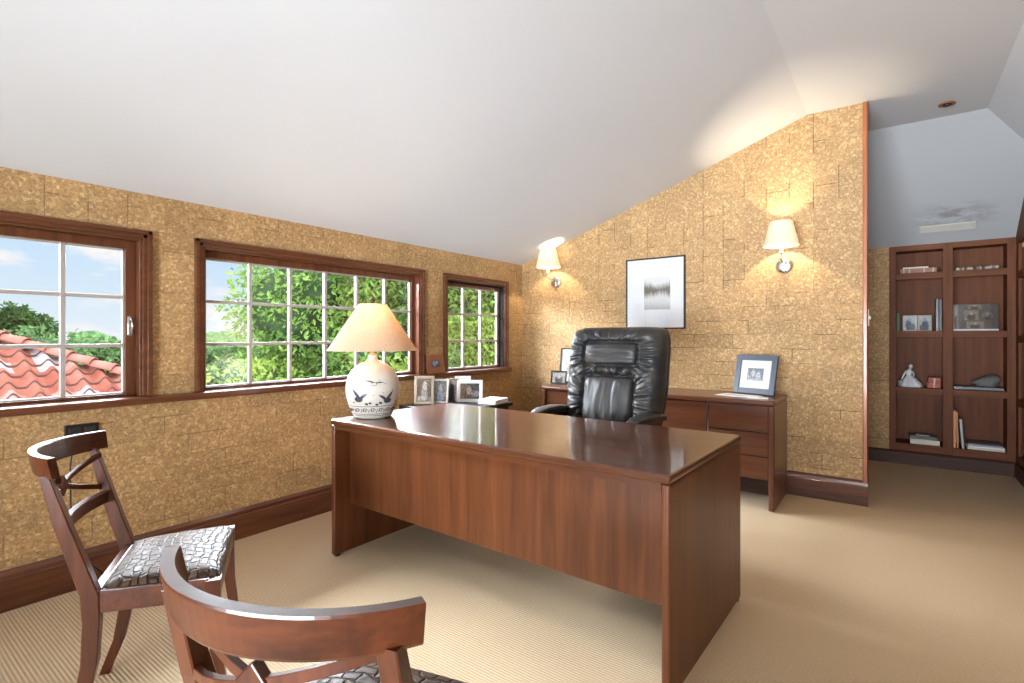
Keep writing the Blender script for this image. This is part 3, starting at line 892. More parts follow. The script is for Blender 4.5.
# ================================================================== WOODEN SIDE CHAIRS
def side_chair(label):
    t = thing('side_chair', label, 'chair', group='regency side chairs')
    w = M['chair_wood']
    rad, amax, yc = 0.302, R(48.5), -0.038
    def arc(a, dr=0.0):
        return Vector(((rad+dr)*math.sin(a), yc - (rad+dr)*math.cos(a), 0))
    # curved crest rail, slightly taller in the middle
    bm = B()
    st = []
    for k in range(29):
        a = amax*(-1 + 2*k/28)
        q = 1 - abs(k-14)/14
        nrm = Vector((math.sin(a), -math.cos(a), 0))
        h = 0.030 + 0.003*q
        c = arc(a) + Vector((0, 0, 0.860-0.031)) + nrm*0.002
        st.append((c, nrm*0.0108, Vector((0, 0, h)) + nrm*0.006))
    bar(bm, st)
    obj('crest_rail', bm, M['chair_wood_x'], t, smooth=False)
    # back posts that run down into the rear sabre legs
    a1 = amax*0.84
    for s in (-1, 1):
        top = arc(s*a1, 0.0)
        path = [(top.x, top.y, 0.806, 0.0165, 0.011), (s*0.197, -0.228, 0.66, 0.017, 0.018), (s*0.193, -0.193, 0.54, 0.0175, 0.021),
                (s*0.193, -0.165, 0.45, 0.018, 0.022), (s*0.193, -0.161, 0.37, 0.018, 0.021), (s*0.195, -0.166, 0.25, 0.0165, 0.020), (s*0.199, -0.190, 0.12, 0.0150, 0.017), (s*0.205, -0.235, 0.0, 0.0135, 0.015)]
        bm = B()
        bar(bm, [((x, y, z), (hx_, 0, 0), (0, hy_, 0)) for x, y, z, hx_, hy_ in path])
        obj('back_post', bm, w, t)
        path = [(s*0.228, 0.150, 0.452, 0.021, 0.021), (s*0.228, 0.150, 0.38, 0.020, 0.020), (s*0.228, 0.156, 0.25, 0.017, 0.017), (s*0.228, 0.176, 0.10, 0.014, 0.014), (s*0.228, 0.202, 0.0, 0.0125, 0.013)]
        bm = B()
        bar(bm, [((x, y, z), (hx_, 0, 0), (0, hy_, 0)) for x, y, z, hx_, hy_ in path])
        obj('front_leg', bm, w, t)
    # curved lower back rail
    bm = B()
    st = []
    for k in range(17):
        u = -1 + 2*k/16
        x = 0.190*u
        y = -0.224 - 0.034*(1-u*u)
        nrm = Vector((0.6*u, -1, 0)).normalized()
        st.append(((x, y, 0.634), nrm*0.0095, (0, 0, 0.021)))
    bar(bm, st)
    obj('back_rail', bm, M['chair_wood_x'], t)
    # crossed splat with its centre block, following the curve of the back
    bm = B()
    for s in (-1, 1):
        st = []
        for k in range(9):
            u = -1 + 2*k/8
            x = 0.178*u
            y = -0.244 - 0.050*(1-u*u)
            z = 0.726 + s*0.056*u
            st.append(((x, y, z), (0, 0.006, 0), (0, 0, 0.0085)))
        bar(bm, st)
    for c in ((0, -0.294, 0.726),):
        Mx = Matrix.Translation(c) @ Matrix.Rotation(R(45), 4, 'Y')
        box(bm, -0.024, 0.024, -0.009, 0.009, -0.024, 0.024, 0.003, M=Mx)
    obj('cross_splat', bm, w, t)
    # seat rails
    def rail(p, q, z0, z1, th):
        p, q = Vector(p), Vector(q)
        d = (q-p).normalized()
        n_ = Vector((-d.y, d.x, 0))*th*0.5
        bb = B()
        prism(bb, [p-n_+Vector((0,0,z0)), q-n_+Vector((0,0,z0)), q+n_+Vector((0,0,z0)), p+n_+Vector((0,0,z0))], (0, 0, z1-z0), bev=0.003)
        obj('seat_rail', bb, M['chair_wood_x'] , t)
    rail((-0.193, -0.142, 0), (-0.231, 0.140, 0), 0.392, 0.455, 0.026)
    rail((0.193, -0.142, 0), (0.231, 0.140, 0), 0.392, 0.455, 0.026)
    rail((-0.208, 0.156, 0), (0.208, 0.156, 0), 0.392, 0.455, 0.026)
    rail((-0.178, -0.158, 0), (0.178, -0.158, 0), 0.392, 0.455, 0.026)
    # upholstered seat, domed, with rolled edges
    bm = B()
    n = 24
    def seat_pt(i, j, top):
        u, v = -1 + 2*i/n, -1 + 2*j/n
        wv = 0.196 + (0.234-0.196)*(v+1)/2
        x, y = wv*u, -0.146 + (v+1)/2*0.316
        e = max(0.0, 1-abs(u)**7)**0.5 * max(0.0, 1-abs(v)**7)**0.5
        zz = 0.452 + e*(0.024 + 0.012*(1-u*u)*(1-v*v)) + 0.0022*noise.noise(Vector((x*18, y*18, 0)))*e
        return (x*(1-0.04*(1-e)), y, zz if top else 0.447)
    g = [[bm.verts.new(seat_pt(i, j, True)) for j in range(n+1)] for i in range(n+1)]
    for i in range(n):
        for j in range(n):
            bm.faces.new((g[i][j], g[i+1][j], g[i+1][j+1], g[i][j+1])).smooth = True
    lp = [g[i][0] for i in range(n+1)] + [g[n][j] for j in range(1, n+1)] + [g[i][n] for i in range(n-1, -1, -1)] + [g[0][j] for j in range(n-1, 0, -1)]
    lo = [bm.verts.new((v.co.x, v.co.y, 0.440)) for v in lp]
    for k in range(len(lp)):
        j = (k+1) % len(lp)
        bm.faces.new((lp[k], lo[k], lo[j], lp[j]))
    bm.faces.new(lo)
    obj('leather_seat', bm, M['croc'], t)
    return t
ch1 = side_chair('wooden side chair at the left beside the baseboard, its brown hide seat fully in view')
ch1.location = (-1.968, 0.728, 0)
ch1.rotation_euler = (0, 0, R(-30))
ch2 = copy_tree(ch1)
ch2.location = (-0.778, 0.646, 0)
ch2.rotation_euler = (0, 0, R(15.3))
ch2['label'] = 'wooden side chair nearest the camera, its curved crest rail in the foreground'

# ================================================================== LEATHER OFFICE CHAIR
oc = thing('office_chair', 'high-backed black tufted leather office chair behind the desk', 'office chair', (-1.462, 2.99, 0), R(-2))
HWB, ZB0, ZB1 = 0.335, 0.56, 1.255
def rect_d(x, z, cx, cz_, hx_, hz_, rr=0.03):
    qx, qz = abs(x-cx)-hx_+rr, abs(z-cz_)-hz_+rr
    return math.hypot(max(qx, 0), max(qz, 0)) + min(max(qx, qz), 0) - rr
HP = (-0.008, 1.086, 0.190, 0.076)
LP = (-0.008, 0.795, 0.178, 0.152)
def wrinkle(x, z):
    a = 0.0
    for k, (cx, cz_, hx_, hz_) in enumerate((HP, LP)):
        d = rect_d(x, z, cx, cz_, hx_, hz_)
        if d > 0:
            ang = math.atan2((z-cz_)/hz_, (x-cx)/hx_)
            s = ang*3.1
            w = noise.noise(Vector((s*2.0, d*3, 3.7*k))) + 0.5*noise.noise(Vector((s*4.4, d*5, 9+k)))
            a += w*0.028*math.exp(-((d-0.035)/0.085)**2)
    return a
bm = B()
NU, NV = 110, 130
def back_pt(i, j, front):
    u, v = -1 + 2*i/NU, -1 + 2*j/NV
    t = (v+1)/2
    h = HWB*(0.90 + 0.10*min(1, t/0.45)**0.7)
    x = h*u*math.sqrt(1-0.16*abs(v)**10)
    z = ZB0 + (ZB1-ZB0)*((v*math.sqrt(1-0.10*abs(u)**10))+1)/2
    e = max(0, 1-abs(u)**5.5)**0.5*max(0, 1-abs(v)**8)**0.5
    lean = 0.085*t - 0.03*(1-t)**2
    if not front:
        return (x, 0.125+lean-0.035*(1-e)*1.0, z)
    f = 0.090*e
    edge = math.exp(-((1-abs(u))/0.30)**2)*0.012
    dh = rect_d(x, z, *HP)
    dl = rect_d(x, z, *LP)
    d = min(dh, dl)
    roll = 0.022*(1-math.exp(-max(d, 0)/0.035)) if d > 0 else -0.012*min(1, -d/0.02)
    gr = -0.026*math.exp(-(d/0.010)**2)
    f += (roll + gr + wrinkle(x, z) + edge)*e
    return (x, 0.085+lean-f, z)
fr = [[bm.verts.new(back_pt(i, j, True)) for j in range(NV+1)] for i in range(NU+1)]
for i in range(NU):
    for j in range(NV):
        bm.faces.new((fr[i][j], fr[i][j+1], fr[i+1][j+1], fr[i+1][j]))
lp = [(i, 0) for i in range(NU+1)] + [(NU, j) for j in range(1, NV+1)] + [(i, NV) for i in range(NU-1, -1, -1)] + [(0, j) for j in range(NV-1, 0, -1)]
def shell(y_off, k):
    return [bm.verts.new((back_pt(i, j, True)[0]*k, back_pt(i, j, True)[1]+y_off, (back_pt(i, j, True)[2]-0.9)*k+0.9)) for i, j in lp]
prev = [fr[i][j] for i, j in lp]
for yo, k in ((0.018, 1.004), (0.030, 0.985), (0.040, 1.000), (0.062, 1.0), (0.078, 0.97)):
    cur = shell(yo, k)
    for q in range(len(lp)):
        r_ = (q+1) % len(lp)
        bm.faces.new((prev[q], prev[r_], cur[r_], cur[q]))
    prev = cur
bm.faces.new(prev)
obj('backrest', bm, M['leather'], oc, smooth=True)
def cushion(name, R4, puff, vertical):
    cx, cz_, hx_, hz_ = R4
    bm = B()
    nu, nv = 48, 40
    def pt(i, j, front):
        u, v = -1+2*i/nu, -1+2*j/nv
        k = math.sqrt(1-0.14*(abs(u)*abs(v))**4)
        x, z = cx+(hx_-0.006)*u*k, cz_+(hz_-0.006)*v*k
        t = (z-ZB0)/(ZB1-ZB0)
        lean = 0.085*t - 0.03*(1-t)**2
        e = max(0, 1-abs(u)**4)**0.5*max(0, 1-abs(v)**4)**0.5
        sx, sz = (20, 4) if vertical else (4, 26)
        w = 0.010*noise.noise(Vector((x*sx, z*sz, 1.0 if vertical else 5.0))) + 0.004*noise.noise(Vector((x*sx*2.3, z*sz*2, 2.0)))
        return (x, 0.085+lean-0.078-(puff+w)*e if front else 0.085+lean-0.06, z)
    g = [[bm.verts.new(pt(i, j, True)) for j in range(nv+1)] for i in range(nu+1)]
    for i in range(nu):
        for j in range(nv):
            bm.faces.new((g[i][j], g[i][j+1], g[i+1][j+1], g[i+1][j]))
    lq = [(i, 0) for i in range(nu+1)] + [(nu, j) for j in range(1, nv+1)] + [(i, nv) for i in range(nu-1, -1, -1)] + [(0, j) for j in range(nv-1, 0, -1)]
    bk = [bm.verts.new(pt(i, j, False)) for i, j in lq]
    for q in range(len(lq)):
        r_ = (q+1) % len(lq)
        a, b = lq[q], lq[r_]
        bm.faces.new((g[a[0]][a[1]], g[b[0]][b[1]], bk[r_], bk[q]))
    bm.faces.new(bk)
    obj(name, bm, M['leather'], oc, smooth=True)
cushion('head_pillow', HP, 0.034, False)
cushion('lumbar_cushion', LP, 0.032, True)
# seat cushion
bm = B()
box(bm, -0.265, 0.265, -0.40, 0.12, 0.40, 0.53, 0.045, 5)
obj('seat', bm, M['leather'], oc, smooth=True)
for s in (-1, 1):
    bm = B()
    st = []
    for y, z, w_, h_ in ((0.10, 0.700, 0.030, 0.014), (0.03, 0.715, 0.042, 0.020), (-0.10, 0.726, 0.046, 0.022), (-0.24, 0.722, 0.045, 0.021), (-0.31, 0.712, 0.036, 0.016), (-0.335, 0.705, 0.020, 0.008)):
        st.append(((s*0.325, y, z), (w_, 0, 0), (0, 0, h_)))
    bar(bm, st)
    a = obj('armrest', bm, M['leather'], oc, smooth=True)
    bm = B()
    bar(bm, [((s*0.32, 0.08, 0.672), (0.016, 0, 0), (0, 0, 0.014)), ((s*0.325, -0.08, 0.690), (0.020, 0, 0), (0, 0, 0.014)), ((s*0.328, -0.26, 0.686), (0.020, 0, 0), (0, 0, 0.013)),
             ((s*0.328, -0.325, 0.65), (0.018, 0, 0), (0, 0.012, 0.012)), ((s*0.325, -0.30, 0.55), (0.017, 0, 0), (0, 0.016, 0.0)), ((s*0.30, -0.20, 0.43), (0.016, 0, 0), (0, 0.018, 0.0)), ((s*0.24, -0.16, 0.405), (0.016, 0, 0), (0, 0.018, 0.004))])
    obj('wooden_arm', bm, M['chair_wood'], a)
bm = B()
lathe(bm, [(0.0005, 0.12), (0.035, 0.12), (0.035, 0.25), (0.024, 0.255), (0.024, 0.37), (0.09, 0.375), (0.09, 0.40), (0.0005, 0.40)], 24)
obj('column', bm, M['black_plastic'], oc, smooth=False)
for k in range(5):
    a = R(72*k+18)
    c, s = math.cos(a), math.sin(a)
    bm = B()
    bar(bm, [((0.02*c, 0.02*s, 0.13), (-0.026*s, 0.026*c, 0), (0, 0, 0.024)), ((0.17*c, 0.17*s, 0.105), (-0.020*s, 0.020*c, 0), (0, 0, 0.018)), ((0.315*c, 0.315*s, 0.075), (-0.014*s, 0.014*c, 0), (0, 0, 0.012))])
    lg = obj('base_leg', bm, M['chair_wood'], oc)
    bm = B()
    Mw = Matrix.Translation((0.31*c, 0.31*s, 0.030)) @ Matrix.Rotation(a, 4, 'Z') @ Matrix.Rotation(R(90), 4, 'X')
    lathe(bm, [(0.0005, -0.022), (0.024, -0.022), (0.030, -0.016), (0.030, -0.004), (0.012, -0.003), (0.012, 0.003), (0.030, 0.004), (0.030, 0.016), (0.024, 0.022), (0.0005, 0.022)], 20, Mw)
    tube(bm, [(0.31*c, 0.31*s, 0.045), (0.31*c, 0.31*s, 0.068)], 0.008, 8)
    obj('caster', bm, M['black_plastic'], lg, smooth=True)
# leather shell joining the back to the seat plate
bm = B()
bar(bm, [((0, 0.06, 0.40), (0.10, 0, 0), (0, 0, 0.015)), ((0, 0.20, 0.42), (0.10, 0, 0), (0, 0.01, 0.014)), ((0, 0.225, 0.55), (0.10, 0, 0), (0, 0.012, 0)), ((0, 0.215, 0.72), (0.10, 0, 0), (0, 0.010, 0))])
obj('back_support', bm, M['black_plastic'], oc)

# ================================================================== TABLE LAMP
LX, LYY, LZ = -2.345, 1.872, DH
tl = thing('table_lamp', 'round crackled ceramic table lamp with painted birds and a cone shade on the desk', 'lamp', (LX, LYY, LZ))
PROF = [(0.085, 0.0), (0.098, 0.002), (0.106, 0.010), (0.118, 0.035), (0.134, 0.075), (0.146, 0.12), (0.151, 0.165), (0.147, 0.21), (0.133, 0.253), (0.108, 0.288), (0.072, 0.314), (0.040, 0.329), (0.029, 0.340), (0.026, 0.352), (0.029, 0.360), (0.026, 0.366)]
def prof_r(z):
    for (r0, z0), (r1, z1) in zip(PROF, PROF[1:]):
        if z0 <= z <= z1:
            return r0 + (r1-r0)*(z-z0)/max(1e-6, z1-z0)
    return PROF[-1][0]
bm = B()
fine = []
for i in range(len(PROF)-1):
    for k in range(3):
        t = k/3
        p0, p1, p2, p3 = PROF[max(0, i-1)], PROF[i], PROF[i+1], PROF[min(len(PROF)-1, i+2)]
        f = lambda a, b, c, d: 0.5*((2*b)+(-a+c)*t+(2*a-5*b+4*c-d)*t*t+(-a+3*b-3*c+d)*t**3)
        fine.append((f(p0[0], p1[0], p2[0], p3[0]), f(p0[1], p1[1], p2[1], p3[1])))
fine.append(PROF[-1])
def fine_r(z):
    for (r0, z0), (r1, z1) in zip(fine, fine[1:]):
        if z0 <= z <= z1 and z1 > z0:
            return r0 + (r1-r0)*(z-z0)/(z1-z0)
    return 0.1
lathe(bm, fine, 64)
body = obj('ceramic_body', bm, M['ceramic'], tl, smooth=True)
TH0 = math.degrees(math.atan2(-LYY, -LX))           # the side turned towards the room
def on_pot(th, z, off=0.0012):
    r = fine_r(z) + off
    a = R(th)
    return (r*math.cos(a), r*math.sin(a), z)
def decal(bm, th, z, pts, s=1.0, flip=1):
    """a brush mark: outline pts in centimetres on the pot's skin, thickened"""
    out = []
    for x, y in pts:
        zz = z + y*s*0.01
        out.append((th + flip*math.degrees(x*s*0.01/0.15), zz))
    cxx = sum(p[0] for p in out)/len(out)
    cyy = sum(p[1] for p in out)/len(out)
    vo = [bm.verts.new(on_pot(a, b)) for a, b in out]
    c = bm.verts.new(on_pot(cxx, cyy, 0.0016))
    for i in range(len(vo)):
        bm.faces.new((vo[i], vo[(i+1) % len(vo)], c))
def stroke(bm, pts, w=0.0014):
    tube(bm, [on_pot(a, b, 0.0002) for a, b in pts], w, 5)
wing_a = [(-0.3, 0.2), (-1.2, 1.3), (-2.0, 2.9), (-0.9, 2.1), (0.2, 1.0), (0.6, 0.3)]
wing_b = [(0.4, 0.5), (1.4, 1.3), (2.9, 1.7), (2.2, 0.9), (1.2, 0.1), (0.5, -0.2)]
bodyp = [(-1.5, -0.1), (-0.8, 0.6), (0.4, 0.6), (1.3, 0.1), (1.0, -0.7), (0.0, -1.0), (-1.0, -0.8)]
for th, zz, fl, s in ((TH0-31, 0.122, 1, 2.0), (TH0+33, 0.112, -1, 1.95), (TH0+140, 0.13, 1, 1.0), (TH0-140, 0.13, 1, 1.0)):
    bm = B()
    for pl in (wing_a, wing_b, bodyp):
        decal(bm, th, zz, pl, s, fl)
    obj('painted_bird', bm, M['ink'], body)
# the gliding bird above, drawn in outline
bm = B()
long_a = [(-3.6, 0.9), (-1.4, 0.9), (0.2, 0.3), (0.2, -0.1), (-1.6, 0.4)]
long_b = [(0.8, 0.2), (2.4, 0.4), (4.2, 0.1), (2.4, -0.1), (0.9, -0.2)]
decal(bm, TH0+2, 0.212, long_a, 1.5); decal(bm, TH0+2, 0.212, long_b, 1.5)
stroke(bm, [(TH0+2+6*math.cos(k*math.pi/6), 0.206+0.010*math.sin(k*math.pi/6)) for k in range(13)], 0.0012)
obj('painted_bird', bm, M['ink'], body)
bm = B()
blob = [(-0.9, 0), (-0.5, 0.5), (0.3, 0.55), (0.9, 0.1), (0.6, -0.5), (-0.3, -0.55)]
for th, zz, s in ((-14, 0.092, 1.3), (-6, 0.097, 1.1), (9, 0.088, 1.2), (17, 0.097, 1.3), (-46, 0.10, 0.8), (-21, 0.165, 0.45), (1, 0.142, 0.4), (22, 0.155, 0.45), (27, 0.205, 0.5), (14, 0.225, 0.4), (-18, 0.228, 0.4), (-33, 0.205, 0.4), (44, 0.17, 0.4), (60, 0.10, 0.8), (-62, 0.15, 0.5)):
    decal(bm, TH0+th, zz, blob if s > 0.6 else [(-1.6, 0), (-0.3, 0.45), (1.6, 0.2), (0.3, -0.35)], s)
obj('painted_blossoms', bm, M['ink'], body)
bm = B()
for zz in (0.077, 0.031, 0.022):
    stroke(bm, [(k*7.5, zz) for k in range(49)], 0.0016)
for k in range(18):
    th = k*20
    stroke(bm, [(th+2+6*math.cos(q*0.75)*(1-q*0.07), 0.054+0.013*math.sin(q*0.75)*(1-q*0.07)) for q in range(11)], 0.0022)
    stroke(bm, [(th+10, 0.040), (th+13, 0.062), (th+16, 0.046), (th+18, 0.066)], 0.0020)
obj('painted_scrollwork', bm, M['ink'], body)
bm = B()
lathe(bm, [(0.0005, 0.3665), (0.024, 0.3665), (0.024, 0.374), (0.009, 0.378), (0.009, 0.40), (0.017, 0.405), (0.017, 0.46), (0.006, 0.465), (0.006, 0.47), (0.0005, 0.47)], 20)
obj('stem', bm, M['brass'], tl, smooth=True)
bm = B(); lathe(bm, [(0.0005, 0.475), (0.012, 0.475), (0.03, 0.505), (0.03, 0.535), (0.016, 0.555), (0.0005, 0.56)], 20)
bulb_mat = new_mat('lamp_bulb'); _t = NT(bulb_mat.node_tree)
_e = _t.n('ShaderNodeEmission', {0: (1.0, 0.78, 0.5), 1: 6.0}); _t.n('ShaderNodeOutputMaterial', {0: _e.outputs[0]})
obj('bulb', bm, bulb_mat, tl, smooth=True)
bm = B()
for s in (-1, 1):
    tube(bm, [(s*0.016, 0, 0.46), (s*0.05, 0, 0.50), (s*0.055, 0, 0.56), (s*0.03, 0, 0.63), (0, 0, 0.662)], 0.0025, 6)
for k in range(3):
    a = R(120*k)
    tube(bm, [(0, 0, 0.662), (0.078*math.cos(a), 0.078*math.sin(a), 0.660)], 0.002, 6)
obj('harp', bm, M['brass'], tl, smooth=True)
bm = B()
rings = []
for r, zz in ((0.253, 0.392), (0.251, 0.3955), (0.082, 0.660), (0.081, 0.665), (0.079, 0.665), (0.0795, 0.660), (0.2485, 0.3955), (0.250, 0.392)):
    rings.append([(r*math.cos(2*math.pi*i/72), r*math.sin(2*math.pi*i/72), zz) for i in range(72)])
loft(bm, rings, True, False)
for a, b in ((rings[0], rings[-1]),):
    pass
obj('lamp_shade', bm, M['lamp_shade'], tl, smooth=True)
bm = B(); lathe(bm, [(0.0005, 0.664), (0.008, 0.666), (0.006, 0.672), (0.014, 0.680), (0.015, 0.690), (0.008, 0.698), (0.0005, 0.700)], 20)
obj('finial', bm, M['dark_metal'], tl, smooth=True)
ld = bpy.data.lights.new('table_lamp_light', 'POINT'); ld.energy = 3.2; ld.color = (1.0, 0.74, 0.47); ld.shadow_soft_size = 0.03
lo = bpy.data.objects.new('table_lamp_light', ld); C.objects.link(lo); lo.parent = tl; lo.location = (0, 0, 0.575)

tl.scale = (0.965, 0.965, 0.945)

# ================================================================== WALL SCONCES
def sconce(label, x):
    t = thing('wall_sconce', label, 'wall lamp', (x, WB, 1.735), group='wall sconces')
    Mr = Matrix.Rotation(R(90), 4, 'X')
    bm = B(); lathe(bm, [(0.0005, 0.0), (0.058, 0.0), (0.058, 0.006), (0.050, 0.012), (0.030, 0.015), (0.0005, 0.016)], 36, Mr)
    obj('back_plate', bm, M['chrome'], t, smooth=True)
    bm = B()
    box(bm, -0.011, 0.011, -0.024, -0.012, -0.045, 0.030, 0.003)
    tube(bm, [(0, -0.018, 0.018), (0, -0.10, 0.018), (0, -0.138, 0.024), (0, -0.145, 0.04), (0, -0.145, 0.085)], 0.0065, 12)
    obj('arm', bm, M['chrome'], t, smooth=False)
    Mc = Matrix.Translation((0, -0.145, 0.0))
    bm = B(); lathe(bm, [(0.0005, 0.080), (0.016, 0.080), (0.020, 0.086), (0.012, 0.090), (0.0115, 0.17), (0.0005, 0.17)], 20, Mc)
    obj('candle_sleeve', bm, M['plastic_white'], t, smooth=False)
    bm = B(); lathe(bm, [(0.0005, 0.171), (0.008, 0.171), (0.016, 0.195), (0.013, 0.22), (0.003, 0.245), (0.0005, 0.246)], 16, Mc)
    obj('bulb', bm, bulb_mat, t, smooth=True)
    rings = []
    for r, zz in ((0.121, 0.130), (0.120, 0.134), (0.0775, 0.308), (0.077, 0.312), (0.0755, 0.312), (0.076, 0.308), (0.1185, 0.134), (0.1195, 0.130)):
        rings.append([(r*math.cos(2*math.pi*i/56), -0.145 + r*math.sin(2*math.pi*i/56), zz) for i in range(56)])
    bm = B(); loft(bm, rings, True, False)
    obj('lamp_shade', bm, M['sconce_shade'], t, smooth=True)
    bm = B()
    for k in range(3):
        a = R(90+120*k)
        tube(bm, [(0, -0.145, 0.168), (0.095*math.cos(a), -0.145+0.095*math.sin(a), 0.222)], 0.0015, 6)
    obj('shade_carrier', bm, M['chrome'], t, smooth=True)
    ld = bpy.data.lights.new('sconce_light', 'POINT'); ld.energy = 46.0; ld.color = (1.0, 0.82, 0.58); ld.shadow_soft_size = 0.016
    lo = bpy.data.objects.new('sconce_light', ld); C.objects.link(lo); lo.parent = t; lo.location = (0, -0.145, 0.225)
    return t
sconce('nickel wall sconce with a cream shade in the corner, tucked under the low ceiling', -2.714)
sconce('nickel wall sconce with a cream shade to the right of the framed picture', -0.672)

# ================================================================== PICTURES AND FRAMES
def picture(name, label, cat, w, h, fw, fd, frame_mat, photo_m, pw, ph, loc, rotz=0, lean=0, mat=None, pz=0.0, px=0.0, group=None, stand=False, glass=True, hang=False, mitre=0.003):
    """a framed picture facing -Y; its base is at the local origin"""
    t = thing(name, label, cat, loc, rotz, group)
    L = Matrix.Rotation(-lean, 4, 'X')
    bm = B()
    box(bm, -w/2, -w/2+fw, 0, fd, 0, h, mitre, M=L)
    box(bm, w/2-fw, w/2, 0, fd, 0, h, mitre, M=L)
    box(bm, -w/2+fw-0.001, w/2-fw+0.001, 0.0003, fd-0.0003, 0, fw, mitre, M=L)
    box(bm, -w/2+fw-0.001, w/2-fw+0.001, 0.0003, fd-0.0003, h-fw, h, mitre, M=L)
    obj('frame', bm, frame_mat, t)
    rc = min(0.006, fd*0.4)
    bm = B(); box(bm, -w/2+fw*0.6, w/2-fw*0.6, rc+0.003, fd-0.0006, fw*0.6, h-fw*0.6, M=L)
    obj('mat_board' if mat else 'backing', bm, mat or M['black_plastic'], t)
    bm = B(); box(bm, px-pw/2, px+pw/2, rc+0.0015, rc+0.0032, h/2+pz-ph/2, h/2+pz+ph/2, M=None)
    o = obj('photo', bm, photo_m, t)
    o.rotation_euler = (-lean, 0, 0)
    if glass:
        bm = B(); box(bm, -w/2+fw*0.8, w/2-fw*0.8, rc-0.002, rc-0.0005, fw*0.8, h-fw*0.8, M=L)
        obj('glazing', bm, M['frame_glass'], t)
    if stand:
        bm = B()
        top = L @ Vector((0, fd, h*0.72))
        foot = Vector((0, top.y + h*0.28, 0.0015))
        a = Vector((w*0.12, 0, 0))
        prism(bm, [top-a*0.6, top+a*0.6, foot+a, foot-a], (0, 0.003, 0.0005))
        obj('easel_back', bm, M['black_plastic'], t)
    return t

pic = picture('framed_picture', 'framed print of reeds in still water with a wide white mat on the back wall', 'picture', 0.535, 0.628, 0.013, 0.024, M['black'], M['lake'], 0.235, 0.285, (-1.69, WB - 0.025, 1.259), 0, 0, M['mat_board'], 0.0, 0.02, mitre=0.002)

skin, dark, mid, pale = (0.62, 0.58, 0.54), (0.03, 0.03, 0.03), (0.25, 0.25, 0.25), (0.7, 0.7, 0.68)
P_couple = photo_mat('photo_couple', (0.10, 0.11, 0.16), (0.16, 0.17, 0.22), [(-0.13, 0.08, 0.13, 0.30, (0.55, 0.52, 0.47)), (0.2, -0.1, 0.14, 0.32, (0.62, 0.62, 0.68)), (0.2, -0.45, 0.25, 0.25, (0.35, 0.36, 0.42))])
picture('blue_photo_frame', 'slate blue photo frame with a cream mat on the right end of the credenza', 'photo frame', 0.325, 0.300, 0.043, 0.020, M['slate'], P_couple, 0.125, 0.095, (-0.86, 4.225, CH + 0.006), R(-19), R(13), M['ivory_mat'], stand=True)
picture('black_photo_frame', 'taller thin black photo frame on the credenza, half hidden by the office chair', 'photo frame', 0.24, 0.33, 0.014, 0.016, M['black'], photo_mat('photo_pale', (0.45, 0.40, 0.33), (0.6, 0.55, 0.47), [(0, -0.1, 0.2, 0.3, (0.2, 0.18, 0.16))]), 0.13, 0.17, (-2.46, 4.26, CH + 0.001), R(4), R(9), M['ivory_mat'], stand=True)
picture('small_black_frame', 'small black frame with a round-headed portrait on the left end of the credenza', 'photo frame', 0.155, 0.122, 0.013, 0.014, M['black'], photo_mat('photo_portrait', (0.32, 0.31, 0.30), (0.5, 0.48, 0.46), [(0.02, -0.2, 0.32, 0.4, (0.06, 0.06, 0.06)), (0.02, 0.12, 0.17, 0.24, (0.45, 0.43, 0.4))]), 0.13, 0.098, (-2.485, 4.085, CH + 0.001), R(10), R(12), None, stand=True)

# the side table behind the desk and the row of photo frames on it
st_ = thing('side_table', 'low black lacquered side table between the desk and the windows, holding photo frames', 'table', (-2.675, 2.93, 0))
bm = B(); box(bm, -0.285, 0.285, -0.33, 0.33, 0.655, 0.685, 0.005)
obj('table_top', bm, M['black'], st_)
bm = B()
box(bm, -0.26, 0.26, -0.305, -0.29, 0.60, 0.655); box(bm, -0.26, 0.26, 0.29, 0.305, 0.60, 0.655)
box(bm, -0.26, -0.245, -0.29, 0.29, 0.60, 0.655); box(bm, 0.245, 0.26, -0.29, 0.29, 0.60, 0.655)
obj('apron', bm, M['black'], st_)
for x in (-0.24, 0.24):
    for y in (-0.285, 0.285):
        bm = B(); bar(bm, [((x, y, 0.654), (0.021, 0, 0), (0, 0.021, 0)), ((x, y, 0.0), (0.014, 0, 0), (0, 0.014, 0))])
        obj('leg', bm, M['black'], st_)
TZ = 0.686
P1 = photo_mat('photo_baby', (0.05, 0.05, 0.05), (0.12, 0.12, 0.12), [(0.0, -0.15, 0.26, 0.33, (0.45, 0.45, 0.45)), (0.02, 0.2, 0.18, 0.2, (0.62, 0.62, 0.62))])
P2 = photo_mat('photo_child', (0.10, 0.10, 0.10), (0.22, 0.22, 0.22), [(0.05, -0.25, 0.3, 0.3, (0.35, 0.40, 0.46)), (0.0, 0.18, 0.15, 0.18, (0.5, 0.47, 0.45))])
P3 = photo_mat('photo_dark_pair', (0.05, 0.04, 0.05), (0.12, 0.09, 0.11), [(-0.25, -0.1, 0.13, 0.3, (0.42, 0.36, 0.31)), (0.15, -0.2, 0.25, 0.4, (0.02, 0.02, 0.025))])
P4 = photo_mat('photo_sofa', (0.04, 0.04, 0.04), (0.14, 0.13, 0.13), [(-0.05, 0.05, 0.13, 0.3, (0.45, 0.40, 0.37)), (0.3, -0.15, 0.25, 0.2, (0.4, 0.4, 0.42))])
P5 = photo_mat('photo_blue', (0.04, 0.06, 0.11), (0.10, 0.15, 0.25), [(-0.1, 0.0, 0.2, 0.3, (0.3, 0.38, 0.5)), (0.2, 0.1, 0.1, 0.2, (0.45, 0.45, 0.5))])
G = 'photo frames on the side table'
picture('pewter_photo_frame', 'tan pewter photo frame with a black and white baby portrait, leftmost on the side table', 'photo frame', 0.150, 0.215, 0.022, 0.016, M['pewter'], P1, 0.105, 0.168, (-2.835, 2.735, TZ), R(38), R(12), None, group=G, stand=True)
